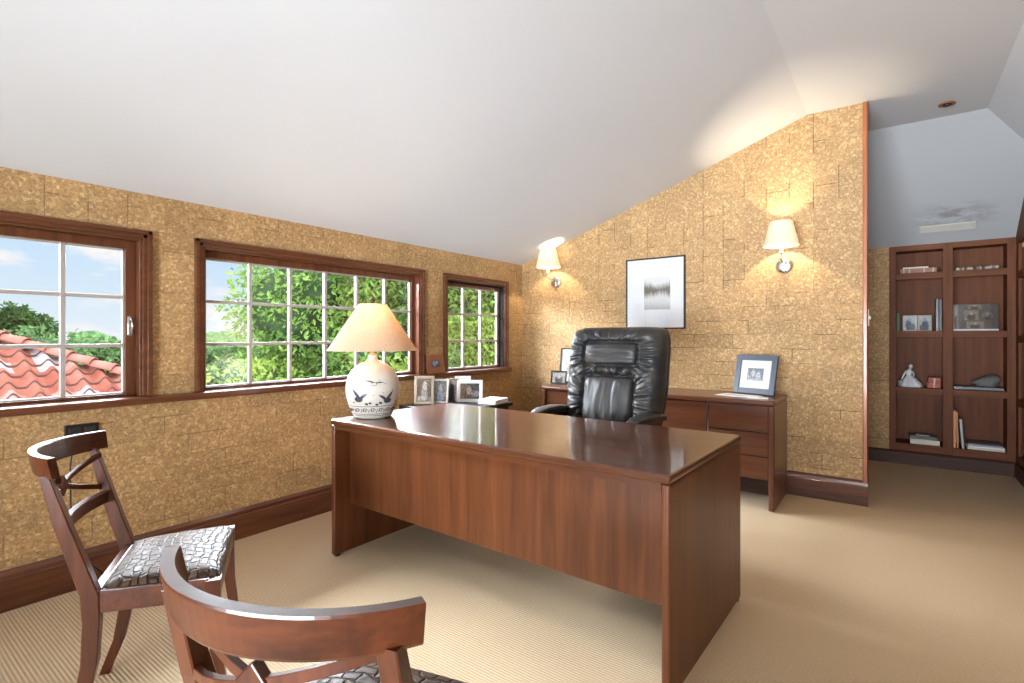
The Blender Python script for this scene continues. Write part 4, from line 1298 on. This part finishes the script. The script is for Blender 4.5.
picture('silver_photo_frame', 'narrow silver photo frame of a child, second from left on the side table', 'photo frame', 0.135, 0.185, 0.014, 0.014, M['silver'], P2, 0.108, 0.158, (-2.80, 2.862, TZ), R(28), R(13), None, group=G, stand=True)
picture('frameless_photo', 'dark double portrait in a thin black frame, third from left on the side table', 'photo frame', 0.135, 0.180, 0.007, 0.012, M['black'], P3, 0.122, 0.167, (-2.815, 2.985, TZ), R(30), R(12), None, group=G, stand=True)
picture('white_photo_frame', 'wide white photo frame with a dark landscape photo, rightmost on the side table', 'photo frame', 0.200, 0.172, 0.026, 0.016, M['white_frame'], P4, 0.15, 0.122, (-2.645, 3.035, TZ), R(33), R(12), None, group=G, stand=True)
picture('white_card', 'blank white card behind the white photo frame on the side table', 'card', 0.13, 0.19, 0.02, 0.006, M['white_frame'], M['white_paper'], 0.10, 0.16, (-2.80, 3.13, TZ), R(33), R(8), None, glass=False, stand=True)
picture('cherry_photo_frame', 'small reddish wooden frame with a bluish photo standing on the window ledge', 'photo frame', 0.205, 0.158, 0.050, 0.018, soft('cherry_frame', (0.30, 0.105, 0.045), 0.4, 0.12, 30), P5, 0.112, 0.072, (WX + 0.040, 3.128, 0.887), R(90), R(9), None, stand=False)

# papers and folders
pp = thing('paper_stack', 'loose stack of white paper on the side table beside the photo frames', 'paper', (-2.468, 3.11, TZ), R(12))
for k in range(5):
    bm = B(); Mk = Matrix.Rotation(R(rnd.uniform(-5, 5)), 4, 'Z')
    box(bm, -0.075, 0.075, -0.10, 0.10, 0.0005+k*0.007, 0.0065+k*0.007, M=Mk)
    obj('sheet_bundle', bm, M['white_paper'], pp)
lp1 = thing('paper_sheet', 'printed white sheet lying on the credenza in front of the blue frame', 'paper', (-0.93, 4.075, CH), R(-14))
bm = B(); box(bm, -0.14, 0.14, -0.075, 0.105, 0.0005, 0.0022)
obj('sheet', bm, M['white_paper'], lp1)
bm = B(); box(bm, -0.10, 0.06, -0.03, 0.03, 0.0023, 0.0027)
obj('printed_block', bm, M['grey_paper'], lp1)
lp2 = thing('envelope', 'small white envelope at the right end of the credenza top', 'envelope', (-0.775, 3.99, CH), R(8))
bm = B(); box(bm, -0.065, 0.065, -0.040, 0.045, 0.0005, 0.003)
obj('envelope_body', bm, M['white_paper'], lp2)
bm = B(); prism(bm, [(-0.063, 0.044, 0.0031), (0.063, 0.044, 0.0031), (0, -0.005, 0.0031)], (0, 0, 0.0006))
obj('flap', bm, M['white_paper'], lp2)

# dark socket plate on the window wall
ot = thing('wall_socket', 'black double socket plate with a plugged-in cord under the left window', 'socket', (WX, 0.775, 0.735))
bm = B(); box(bm, 0.0, 0.010, -0.066, 0.066, -0.045, 0.045, 0.004)
obj('cover_plate', bm, M['dark_metal'], ot)
bm = B()
for y in (-0.030, 0.030):
    box(bm, 0.0095, 0.015, y-0.021, y+0.021, -0.031, 0.031, 0.003)
obj('socket_face', bm, M['black_plastic'], ot)
bm = B()
box(bm, 0.014, 0.045, -0.052, -0.026, -0.026, 0.004, 0.004)
tube(bm, [(0.035, -0.04, -0.02), (0.04, -0.045, -0.07), (0.03, -0.05, -0.16), (0.02, -0.045, -0.35), (0.025, -0.035, -0.52), (0.05, 0.0, -0.60), (0.036, 0.1, -0.715)], 0.0035, 8)
obj('plug_and_cord', bm, M['black_plastic'], ot)

# ================================================================== THINGS ON THE BOOKCASE SHELVES
S1, S2, S3, S4 = 1.786, 1.246, 0.717, 0.191
def book(label, loc, w, d, h, cover, upright=False, rotz=0.0, bands=None, tilt=0.0, pages=None, group=None, nm='book'):
    """a book lying flat (w = spine length along X, d deep, h thick) or upright (w thick, h tall); spine to the room"""
    t = thing(nm, label, 'book', loc, rotz, group)
    Mt = Matrix.Rotation(tilt, 4, 'Y')
    c = 0.003
    bm = B()
    if upright:
        box(bm, -w/2, -w/2+c, 0, d, 0, h, 0.001, M=Mt); box(bm, w/2-c, w/2, 0, d, 0, h, 0.001, M=Mt)
        box(bm, -w/2+0.0005, w/2-0.0005, -0.003, c, 0.0003, h-0.0003, 0.0012, M=Mt)
    else:
        box(bm, -w/2, w/2, 0, d, 0, c, 0.001, M=Mt); box(bm, -w/2, w/2, 0, d, h-c, h, 0.001, M=Mt)
        box(bm, -w/2+0.0003, w/2-0.0003, -0.003, c, 0.0005, h-0.0005, 0.0012, M=Mt)
    obj('cover', bm, cover, t)
    bm = B()
    if upright:
        box(bm, -w/2+c, w/2-c, c, d-0.004, 0.003, h-0.004, M=Mt)
    else:
        box(bm, -w/2+0.003, w/2-0.003, c, d-0.004, c, h-c, M=Mt)
    obj('pages', bm, M['white_paper'], t)
    if bands:
        bm = B()
        for f in bands:
            if upright:
                box(bm, -w/2-0.0004, w/2+0.0004, -0.0038, -0.001, f*h-0.004, f*h+0.004, M=Mt)
            else:
                box(bm, f*w-w/2-0.006, f*w-w/2+0.006, -0.0038, -0.001, 0.001, h-0.001, M=Mt)
        obj('spine_band', bm, M['gilt'], t)
    return t
M['gilt'] = soft('gilt_tooling', (0.42, 0.29, 0.14), 0.4, 0.2, 80)
M['tan_cover'] = soft('brown_calf', (0.26, 0.10, 0.055), 0.5, 0.25)
M['red_cover'] = soft('faded_red_cloth', (0.36, 0.072, 0.045), 0.6, 0.15)
M['green_cover'] = soft('green_cloth', (0.045, 0.11, 0.055), 0.6, 0.15)
M['orange_cover'] = soft('orange_cover', (0.62, 0.22, 0.055), 0.5, 0.1)
M['grey_cover'] = soft('grey_cover', (0.42, 0.42, 0.40), 0.5, 0.2, 30)
M['slate_cover'] = soft('slate_cover', (0.09, 0.095, 0.115), 0.35, 0.3, 20)
M['cream_cover'] = soft('cream_cover', (0.68, 0.62, 0.50), 0.6, 0.08)
M['cloth_grey'] = soft('grey_felt', (0.16, 0.155, 0.15), 0.85, 0.2, 60, bump=0.3)
M['bisque'] = soft('pale_porcelain', (0.68, 0.68, 0.70), 0.3, 0.1, 14)

book('thick brown book with gilt bands lying on the top left shelf of the bookcase', (0.185, 6.16, S1), 0.27, 0.17, 0.046, M['tan_cover'], bands=(0.10, 0.26, 0.66, 0.90))
book('thin cream book lying on the gilt-banded brown book on the top left shelf', (0.165, 6.18, S1+0.047), 0.19, 0.14, 0.016, M['cream_cover'])
sg = thing('stone_garland', 'string of dark and pale stones coiled along the top right shelf of the bookcase', 'garland', (0.60, 6.20, S1+0.001))
tones = [(soft('stone_dark', (0.05, 0.05, 0.045), 0.35, 0.3)), (soft('stone_pale', (0.50, 0.44, 0.34), 0.35, 0.2)), (soft('stone_grey', (0.20, 0.19, 0.17), 0.35, 0.2))]
for k in range(15):
    bm = B()
    r = 0.016 + 0.004*rnd.random()
    bmesh.ops.create_icosphere(bm, subdivisions=2, radius=1.0)
    for v in bm.verts:
        q = 1 + 0.12*noise.noise(v.co*1.7 + Vector((k, 0, 0)))
        v.co = Vector((v.co.x*0.016*q, v.co.y*r*q, v.co.z*r*q + r*0.98))
    for v in bm.verts:
        v.co += Vector((-0.13 + 0.0185*k, 0.022*math.sin(k*0.8), 0))
    obj('stone', bm, tones[k*2 % 3 if k % 4 else 1], sg, smooth=True)

book('green cloth book standing at the far left of the second shelf', (0.035, 6.16, S2), 0.026, 0.15, 0.168, M['green_cover'], True)
df = thing('double_photo_frame', 'hinged double photo frame with two bluish group photos on the second shelf', 'photo frame', (0.178, 6.215, S2), 0)
PG = [photo_mat('photo_group_left', (0.42, 0.47, 0.50), (0.55, 0.58, 0.60), [(-0.1, -0.15, 0.25, 0.4, (0.05, 0.07, 0.12)), (0.2, -0.3, 0.25, 0.3, (0.10, 0.10, 0.13)), (-0.05, 0.25, 0.10, 0.12, (0.4, 0.33, 0.28))]),
      photo_mat('photo_group_right', (0.40, 0.45, 0.48), (0.58, 0.60, 0.60), [(0.05, -0.2, 0.3, 0.4, (0.06, 0.09, 0.15)), (-0.2, -0.35, 0.2, 0.25, (0.12, 0.11, 0.12)), (0.05, 0.25, 0.12, 0.14, (0.42, 0.36, 0.3))])]
for k, s in enumerate((-1, 1)):
    Mk = Matrix.Rotation(R(9*s), 4, 'Z')
    x0, x1 = (-0.110, -0.003) if s < 0 else (0.003, 0.110)
    bm = B()
    fw = 0.009
    box(bm, x0, x0+fw, 0, 0.012, 0, 0.148, 0.001, M=Mk); box(bm, x1-fw, x1, 0, 0.012, 0, 0.148, 0.001, M=Mk)
    box(bm, x0+fw, x1-fw, 0, 0.012, 0, fw, 0.001, M=Mk); box(bm, x0+fw, x1-fw, 0, 0.012, 0.148-fw, 0.148, 0.001, M=Mk)
    f = obj('frame_leaf', bm, M['pewter'], df)
    bm = B(); box(bm, x0+fw*0.6, x1-fw*0.6, 0.005, 0.011, fw*0.6, 0.148-fw*0.6)
    o = obj('photo', bm, PG[k], f); o.rotation_euler = (0, 0, R(9*s))
book('left of two tall black binders on the second left shelf of the bookcase', (0.322, 6.15, S2), 0.020, 0.19, 0.292, M['black'], True, nm='binder', group='black binders')
book('right of two tall black binders, against the centre divider of the bookcase', (0.345, 6.15, S2), 0.020, 0.19, 0.288, M['black_plastic'], True, nm='binder', group='black binders')

cg = thing('photo_collage', 'large glazed collage of sepia photos leaning on the second right shelf', 'collage', (0.592, 6.24, S2), 0)
Lc = Matrix.Rotation(R(-8), 4, 'X')
bm = B(); box(bm, -0.155, 0.155, 0.004, 0.010, 0.016, 0.245, 0.001, M=Lc)
obj('backing', bm, soft('brown_collage_board', (0.065, 0.045, 0.034), 0.5, 0.6, 12), cg)
PC = photo_mat('photo_sepia', (0.20, 0.16, 0.12), (0.34, 0.28, 0.22), [(0, -0.2, 0.3, 0.35, (0.08, 0.06, 0.05)), (0, 0.2, 0.15, 0.18, (0.42, 0.36, 0.28))])
for x0, x1, z0, z1 in ((-0.15, -0.115, 0.02, 0.24), (-0.075, 0.025, 0.095, 0.19), (-0.06, 0.06, 0.02, 0.085), (-0.05, 0.045, 0.20, 0.24)):
    bm = B(); box(bm, x0, x1, 0.0025, 0.0045, z0, z1)
    o = obj('photo', bm, PC, cg); o.rotation_euler = (R(-8), 0, 0)
bm = B(); lathe(bm, [(0.0005, 0.0), (0.040, 0.0), (0.040, 0.002), (0.0005, 0.002)], 28, Matrix.Translation((0.085, 0.0045, 0.14)) @ Matrix.Rotation(R(90), 4, 'X'))
o = obj('round_photo', bm, PC, cg); o.rotation_euler = (R(-8), 0, 0)
bm = B(); box(bm, -0.158, 0.158, -0.001, 0.0008, 0.014, 0.247, M=Lc)
obj('glazing', bm, M['frame_glass'], cg)
bm = B(); box(bm, -0.150, 0.155, -0.012, 0.022, 0.0, 0.0155, 0.002)
obj('white_base', bm, M['white_frame'], cg)

# porcelain lady
fg = thing('figurine', 'pale porcelain figurine of a seated lady in a wide skirt on the third left shelf', 'figurine', (0.128, 6.19, S3))
bm = B()
n = 40
rings = []
for zz, r, dx in ((0.0, 0.076, 0.006), (0.012, 0.080, 0.006), (0.035, 0.070, 0.004), (0.060, 0.054, -0.002), (0.085, 0.036, -0.008), (0.100, 0.023, -0.010), (0.118, 0.019, -0.012), (0.138, 0.024, -0.013), (0.152, 0.026, -0.011), (0.162, 0.014, -0.008), (0.170, 0.0085, -0.005), (0.178, 0.008, -0.003)):
    fold = 1 if zz < 0.09 else 0
    rings.append([(dx + r*(1+0.10*fold*math.sin(7*2*math.pi*i/n+zz*20))*math.cos(2*math.pi*i/n)*(1.0 if zz > .1 else 1.05), r*(1+0.10*fold*math.sin(7*2*math.pi*i/n+zz*20))*math.sin(2*math.pi*i/n)*0.8, zz) for i in range(n)])
loft(bm, rings)
t_ = bmesh.new(); bmesh.ops.create_uvsphere(t_, u_segments=20, v_segments=14, radius=1.0)
for v in t_.verts:
    v.co = Vector((v.co.x*0.0155 + 0.003, v.co.y*0.016, v.co.z*0.019 + 0.193))
    if v.co.y < -0.012 and abs(v.co.z-0.190) < 0.005: v.co.y -= 0.002
merge(bm, t_)
tube(bm, [(-0.034, -0.004, 0.148), (-0.046, -0.010, 0.120), (-0.060, -0.012, 0.085), (-0.068, -0.016, 0.064)], [0.0085, 0.0075, 0.0065, 0.005], 10)
tube(bm, [(0.013, -0.006, 0.148), (0.024, -0.018, 0.122), (0.022, -0.032, 0.102), (0.012, -0.038, 0.094)], [0.0085, 0.0075, 0.0065, 0.005], 10)
obj('lady', bm, M['bisque'], fg, smooth=True)
bm = B()
t_ = bmesh.new(); bmesh.ops.create_uvsphere(t_, u_segments=20, v_segments=12, radius=1.0)
for v in t_.verts:
    v.co = Vector((v.co.x*0.0175 + 0.004, v.co.y*0.0165 + 0.004, v.co.z*0.0175 + 0.199))
merge(bm, t_)
t_ = bmesh.new(); bmesh.ops.create_uvsphere(t_, u_segments=12, v_segments=8, radius=0.009)
for v in t_.verts:
    v.co += Vector((0.006, 0.016, 0.212))
merge(bm, t_)
obj('hair_bun', bm, soft('porcelain_hair', (0.38, 0.34, 0.31), 0.3, 0.1), fg, smooth=True)
bm = B()
lathe(bm, [(0.0005, 0.0), (0.034, 0.0), (0.034, 0.05), (0.030, 0.058), (0.0005, 0.06)], 24, Matrix.Translation((-0.062, 0.012, 0.0)))
obj('rock_seat', bm, soft('porcelain_rock', (0.34, 0.34, 0.36), 0.35, 0.2), fg, smooth=True)
book('faded red book at the bottom of the pair beside the figurine', (0.300, 6.165, S3), 0.098, 0.14, 0.050, M['red_cover'], bands=(0.5,), group='red books')
book('faded red book on top of the pair beside the figurine', (0.304, 6.170, S3+0.0505), 0.088, 0.13, 0.046, M['red_cover'], bands=(0.5,), rotz=R(-3), group='red books')

bd = thing('flat_binder', 'thin dark binder lying flat under the grey cap on the third right shelf', 'binder', (0.605, 6.16, S3))
bm = B(); box(bm, -0.172, 0.172, 0, 0.21, 0, 0.004, 0.001); box(bm, -0.172, 0.172, 0, 0.21, 0.022, 0.026, 0.001); box(bm, -0.172, 0.172, 0.205, 0.21, 0.0035, 0.0225)
obj('cover', bm, M['slate_cover'], bd)
bm = B(); box(bm, -0.166, 0.166, 0.003, 0.204, 0.0045, 0.0215)
obj('pages', bm, M['slate_cover'], bd)
cp = thing('cloth_cap', 'crumpled grey felt cap resting on the dark binder on the third right shelf', 'cap', (0.665, 6.255, S3+0.0265), R(-12))
bm = B()
n = 44
rings = []
for zz, rx, ry, dz in ((0.0, 0.066, 0.064, 0), (0.020, 0.074, 0.070, 0.0), (0.044, 0.094, 0.078, 0.012), (0.058, 0.098, 0.078, 0.016), (0.076, 0.078, 0.064, 0.018), (0.090, 0.048, 0.042, 0.016), (0.096, 0.012, 0.012, 0.010)):
    rings.append([(rx*math.cos(2*math.pi*i/n)*(1+0.05*math.sin(5*2*math.pi*i/n+zz*40)), ry*math.sin(2*math.pi*i/n), zz + dz*math.cos(2*math.pi*i/n) + 0.004*math.sin(3*2*math.pi*i/n+1)*(zz > 0.03)) for i in range(n)])
loft(bm, rings)
obj('crown', bm, M['cloth_grey'], cp, smooth=True)
bm = B()
rings = []
for r, zz in ((0.060, 0.010), (0.095, 0.008), (0.118, 0.002), (0.118, 0.0005), (0.095, 0.004), (0.060, 0.006)):
    rings.append([(r*math.cos(R(200+100*i/20))*0.95, r*math.sin(R(200+100*i/20)), zz) for i in range(21)])
loft(bm, rings, closed=False)
obj('brim', bm, M['slate_cover'], cp, smooth=True)

book('thick pale book lying at the bottom of the lowest left shelf', (0.232, 6.135, S4), 0.215, 0.20, 0.046, M['cream_cover'])
book('dark slate book lying on the pale book on the lowest left shelf', (0.222, 6.15, S4+0.0465), 0.20, 0.18, 0.026, M['slate_cover'], rotz=R(5))
book('thin white pamphlet on top of the dark slate book on the lowest left shelf', (0.215, 6.18, S4+0.073), 0.10, 0.14, 0.008, M['grey_cover'], rotz=R(-6))
book('tall orange book against the centre divider on the lowest right shelf', (0.442, 6.13, S4), 0.019, 0.19, 0.335, M['orange_cover'], True, group='orange books')
book('orange book leaning between the tall orange one and the grey book', (0.4635, 6.13, S4), 0.015, 0.185, 0.322, soft('dark_orange_cover', (0.48, 0.17, 0.05), 0.5, 0.1), True, tilt=R(-1.2), group='orange books')
book('grey book leaning on the orange books on the lowest right shelf', (0.501, 6.13, S4), 0.018, 0.18, 0.262, M['grey_cover'], True, tilt=R(-4.0), bands=(0.9,))
for k, (w_, h_, mt, lb) in enumerate(((0.245, 0.016, 'cream_cover', 'pale magazine at the bottom of the stack on the lowest right shelf'), (0.240, 0.014, 'white_paper', 'white magazine second from the bottom of the stack on the lowest right shelf'), (0.235, 0.012, 'grey_cover', 'grey magazine in the middle of the stack on the lowest right shelf'), (0.225, 0.012, 'slate_cover', 'dark glossy magazine on top of the stack on the lowest right shelf'))):
    book(lb, (0.652 + (0, 0.004, -0.006, 0.002)[k], 6.13 + 0.006*k, S4 + (0, 0.0165, 0.031, 0.0435)[k]), w_, 0.20, h_, M[mt], rotz=R((0, 2, -3, 4)[k]), nm='magazine', group='magazine stack')
# things standing in the wall cabinet at the right edge
jr = thing('glass_jar', 'clear glass jar with a metal lid on the upper shelf of the right cabinet', 'jar', (WR+0.10, 5.83, 1.2005))
bm = B(); lathe(bm, [(0.0005, 0), (0.045, 0), (0.05, 0.006), (0.05, 0.12), (0.04, 0.135), (0.04, 0.15), (0.037, 0.15), (0.037, 0.133), (0.047, 0.118), (0.047, 0.008), (0.0005, 0.004)], 28)
obj('body', bm, M['frame_glass'], jr, smooth=True)
bm = B(); lathe(bm, [(0.0005, 0.165), (0.042, 0.165), (0.043, 0.15), (0.0005, 0.1505)], 28)
obj('lid', bm, M['chrome'], jr, smooth=True)
br = thing('silver_bowl', 'small silver bowl on the middle shelf of the right cabinet', 'bowl', (WR+0.10, 5.83, 0.6705))
bm = B(); lathe(bm, [(0.0005, 0), (0.03, 0), (0.03, 0.008), (0.045, 0.02), (0.07, 0.06), (0.075, 0.085), (0.072, 0.085), (0.066, 0.06), (0.04, 0.024), (0.0005, 0.014)], 32)
obj('bowl', bm, M['silver'], br, smooth=True)

# ================================================================== OUTSIDE
bm = B(); box(bm, -160, -3.4, -90, 150, -4.7, -4.5)
struct('ground_outside', bm, soft('lawn_green', (0.07, 0.12, 0.03), 0.9, 0.3, 0.6))

# neighbouring wing: a hipped roof of barrel tiles
PT = 0.47
HX, HY, HZ = -12.0, 3.625, 0.40
def roof_z(x): return HZ - PT*(x-HX)
rf = thing('tiled_roof', 'hipped terracotta barrel tile roof of the neighbouring wing outside the left window', 'roof', (HX, HY, HZ))
m = new_mat('terracotta_tiles'); t = NT(m.node_tree)
co = t.n('ShaderNodeTexCoord').outputs['Object']; s_ = t.n('ShaderNodeSeparateXYZ', {0: co})
ty = t.math('FLOOR', t.math('DIVIDE', t.math('ADD', s_.outputs[1], 0.165), 0.33)); tx = t.math('FLOOR', t.math('DIVIDE', s_.outputs[0], 0.36))
wn = t.n('ShaderNodeTexWhiteNoise', {'Vector': t.n('ShaderNodeCombineXYZ', {0: tx, 1: ty, 2: 0.0}).outputs[0]}).outputs[0]
nz = t.n('ShaderNodeTexNoise', {'Vector': co, 'Scale': 5.0, 'Detail': 4.0}).outputs[0]
c = t.ramp(t.math('ADD', t.math('MULTIPLY', wn, 0.7), t.math('MULTIPLY', nz, 0.3)), [(0.15, (0.19, 0.048, 0.03)), (0.40, (0.24, 0.075, 0.05)), (0.60, (0.27, 0.14, 0.115)), (0.80, (0.29, 0.25, 0.245))])
p = t.n('ShaderNodeBsdfPrincipled', {'Base Color': c, 'Roughness': 0.8, 'Specular IOR Level': 0.2}); t.n('ShaderNodeOutputMaterial', {0: p.outputs[0]})
M['tiles'] = m
bm = B()
ysn = [(-6.0 + 0.03*k) for k in range(0, 480)]
row, X0 = 0.36, -9.0
for r in range(24):
    xa, xb = X0 - row*r, X0 - row*(r+1) - 0.03
    ymax = HY + (xa - HX) + 0.02
    ys_ = [y for y in ysn if y < ymax]
    if len(ys_) < 2:
        continue
    vs = []
    for y in ys_:
        ph_ = ((y-HY) / 0.33) * 2*math.pi
        wv = 0.055*math.cos(ph_) + 0.014*math.cos(2*ph_)
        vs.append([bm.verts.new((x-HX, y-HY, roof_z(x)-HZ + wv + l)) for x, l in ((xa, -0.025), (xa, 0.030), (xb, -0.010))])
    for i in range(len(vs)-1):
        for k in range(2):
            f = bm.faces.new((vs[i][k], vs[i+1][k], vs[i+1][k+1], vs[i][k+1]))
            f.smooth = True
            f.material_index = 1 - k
bmesh.ops.delete(bm, geom=[v for v in bm.verts if not v.link_faces], context='VERTS')
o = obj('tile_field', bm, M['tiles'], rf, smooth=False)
o.data.materials.append(soft('tile_end_shadow', (0.07, 0.03, 0.025), 0.9, 0.3))  # dark risers paint in the shadow line below each tile row
bm = B()
XT = -16.4
rz = lambda x: roof_z(x) - HZ - 0.07
prism(bm, [(X0-HX, -6.0-HY, rz(X0)), (X0-HX, X0-HX, rz(X0)), (XT-HX, XT-HX, rz(XT)), (XT-HX, -6.0-HY, rz(XT))], (0, 0, -0.15))
prism(bm, [(X0-HX, X0-HX, rz(X0)), (XT-HX, X0-HX, rz(X0)), (XT-HX, XT-HX, rz(XT))], (0, 0, -0.15))
obj('roof_deck', bm, soft('terracotta_deck', (0.30, 0.10, 0.06), 0.8, 0.2), rf)
hipd = Vector((1, 1, -PT)).normalized()
side = Vector((1, -1, 0)).normalized()
upv = side.cross(hipd).normalized()
if upv.z < 0: upv = -upv
for k in range(26):
    a = Vector((0, 0, 0.05)) + hipd*(-6.2 + 0.40*k)
    bm = B()
    rings = []
    for l, r, o_ in ((0.0, 0.125, 0.030), (0.43, 0.150, 0.055)):
        outer = [a + hipd*l + side*(r*math.cos(math.pi*i/12)) + upv*(r*0.9*math.sin(math.pi*i/12)+o_-0.03) for i in range(13)]
        inner = [a + hipd*l + side*((r-0.015)*math.cos(math.pi*i/12)) + upv*((r-0.015)*0.9*math.sin(math.pi*i/12)+o_-0.03) for i in range(12, -1, -1)]
        rings.append(outer + inner)
    loft(bm, rings)
    obj('hip_tile', bm, M['hip_tiles'] if 'hip_tiles' in M else M.setdefault('hip_tiles', soft('hip_terracotta', (0.30, 0.11, 0.08), 0.8, 0.2, 6)), rf)
bm = B(); box(bm, XT+0.3-HX, X0-0.4-HX, -5.6-HY, X0-HX-0.4, -4.5-HZ, rz(X0)-0.2)
obj('walls', bm, soft('stucco', (0.55, 0.48, 0.38), 0.9, 0.1), rf)

# trees
LEAF = {'bright': leaf_mat('bright_leaves', (0.08, 0.165, 0.028), (0.38, 0.51, 0.12)),
        'mid': leaf_mat('mid_leaves', (0.05, 0.125, 0.028), (0.30, 0.46, 0.11)),
        'dark': leaf_mat('dark_leaves', (0.022, 0.060, 0.020), (0.10, 0.19, 0.06)),
        'far': leaf_mat('far_leaves', (0.07, 0.16, 0.065), (0.24, 0.38, 0.15))}
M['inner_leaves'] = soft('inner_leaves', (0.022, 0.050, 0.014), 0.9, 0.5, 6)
M['bark'] = soft('bark', (0.10, 0.075, 0.05), 0.9, 0.4, 12)
def tree(name, label, loc, rad, leaf, n, size, seed, lobes=9, group='trees beyond the windows', aspect=2.2):
    """loc = centre of the crown; the trunk runs down to the ground"""
    g = random.Random(seed)
    gz = -4.5
    t = thing(name, label, 'tree', (loc[0], loc[1], gz), 0, group)
    cz_ = loc[2] - gz
    rx, ry, rz = rad
    lob = []
    for k in range(lobes):
        while True:
            d = Vector((g.uniform(-1, 1), g.uniform(-1, 1), g.uniform(-0.8, 1)))
            if d.length < 1: break
        lob.append((Vector((d.x*rx*0.62, d.y*ry*0.62, d.z*rz*0.62 + cz_)), g.uniform(0.36, 0.58)))
    bm = B()
    for c, r in lob:
        s_ = bmesh.new()
        bmesh.ops.create_icosphere(s_, subdivisions=2, radius=1.0)
        for v in s_.verts:
            q = 0.66 + 0.28*noise.noise(v.co*2.1 + c)
            v.co = Vector((v.co.x*rx*r*q, v.co.y*ry*r*q, v.co.z*rz*r*q)) + c
        merge(bm, s_)
    nc = len(bm.faces)
    for k in range(n):
        c, r = lob[g.randrange(lobes)]
        d = Vector((g.gauss(0, 1), g.gauss(0, 1), g.gauss(0, 1))).normalized()
        q = r*(0.80 + 0.28*noise.noise(d*2.1 + c)) * g.uniform(0.74, 1.22)
        pz = c + Vector((d.x*rx*q, d.y*ry*q, d.z*rz*q))
        dirn = (d*0.5 + Vector((g.gauss(0, .6), g.gauss(0, .6), g.gauss(-0.25, .5)))).normalized()
        sd = dirn.cross(Vector((g.gauss(0, 1), g.gauss(0, 1), g.gauss(0, 1)))).normalized()
        L = size*g.uniform(0.6, 1.35)
        Wd = L/aspect
        nn = dirn.cross(sd)*L*0.10
        a, b2 = pz, pz + dirn*L
        m_ = pz + dirn*L*0.45
        vs = [bm.verts.new(a), bm.verts.new(m_ + sd*Wd*0.5 + nn), bm.verts.new(b2), bm.verts.new(m_ - sd*Wd*0.5 + nn)]
        bm.faces.new(vs)
    me = bpy.data.meshes.new('foliage')
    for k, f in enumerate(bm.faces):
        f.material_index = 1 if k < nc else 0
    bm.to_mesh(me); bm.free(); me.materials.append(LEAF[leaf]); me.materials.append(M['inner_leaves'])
    o = bpy.data.objects.new('foliage', me); C.objects.link(o); o.parent = t
    bm = B()
    r0 = max(0.09, rx*0.07)
    tube(bm, [(0, 0, 0), (0.05, 0.02, cz_*0.4), (-0.04, 0.05, cz_*0.8), (0, 0, cz_+rz*0.2)], [r0*1.4, r0, r0*0.75, r0*0.3], 10)
    for k in range(5):
        c, r = lob[k % lobes]
        tube(bm, [(-0.02, 0.03, cz_*0.7), ((c*0.5).x, (c*0.5).y, cz_*0.72 + c.z*0.14), tuple(c)], [r0*0.5, r0*0.35, r0*0.12], 8)
    obj('trunk', bm, M['bark'], t, smooth=True)
    return t
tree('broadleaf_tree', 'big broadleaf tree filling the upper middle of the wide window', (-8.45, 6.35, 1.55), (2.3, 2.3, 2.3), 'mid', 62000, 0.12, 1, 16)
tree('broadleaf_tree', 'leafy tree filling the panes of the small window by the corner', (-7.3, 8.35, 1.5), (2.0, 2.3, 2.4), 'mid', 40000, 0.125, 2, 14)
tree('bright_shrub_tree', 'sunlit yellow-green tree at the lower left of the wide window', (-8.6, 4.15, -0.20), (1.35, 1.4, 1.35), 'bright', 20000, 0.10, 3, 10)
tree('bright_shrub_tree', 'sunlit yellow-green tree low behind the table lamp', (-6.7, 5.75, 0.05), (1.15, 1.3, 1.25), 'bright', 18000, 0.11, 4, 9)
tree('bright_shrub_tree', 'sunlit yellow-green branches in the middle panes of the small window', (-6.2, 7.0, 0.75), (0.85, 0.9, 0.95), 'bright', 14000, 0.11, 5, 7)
tree('far_tree', 'round green tree above the tiled roof at the left window edge', (-26.8, 4.3, -0.6), (3.0, 3.2, 2.3), 'far', 9000, 0.26, 6, 10)
tree('pine_tree', 'dark spreading tree rising above the others in the left window', (-35.5, 6.4, 1.1), (1.9, 2.0, 1.7), 'dark', 6000, 0.26, 7, 9)
tree('far_tree', 'round green tree in the right-hand panes of the left window', (-27.1, 8.3, -0.75), (2.6, 2.6, 2.3), 'far', 9000, 0.26, 8, 10)
tree('far_tree', 'distant tree hidden partly by the wall between the two left windows', (-30.0, 11.0, -0.6), (2.8, 2.6, 2.2), 'far', 8000, 0.3, 9, 9)
tree('far_tree', 'distant low tree in the leftmost panes of the wide window', (-31.0, 14.2, -0.6), (3.0, 3.0, 2.1), 'far', 8000, 0.3, 10, 10)
tree('far_tree', 'distant tree behind the yellow-green one in the wide window', (-24.0, 13.8, -1.0), (2.4, 2.6, 2.2), 'far', 8000, 0.3, 11, 9)
# the wooded horizon, one mass
bm = B()
g = random.Random(5)
for k in range(70):
    y = -60 + k*2.6
    c = Vector((-95 + g.uniform(-8, 8) + 0.12*y, y, -2.6 + g.uniform(-0.5, 0.7)))
    s_ = bmesh.new(); bmesh.ops.create_icosphere(s_, subdivisions=3, radius=1.0)
    rr = g.uniform(3.2, 4.6)
    for v in s_.verts:
        q = rr*(0.85+0.35*noise.noise(v.co*2.5+c))
        v.co = c + Vector((v.co.x*q*1.2, v.co.y*q*1.2, v.co.z*q))
    merge(bm, s_)
hz_ = obj('treeline', bm, LEAF['far'], None)
hz_['kind'] = 'stuff'
tag(hz_, 'low wooded horizon far beyond the tiled roof', 'treeline')
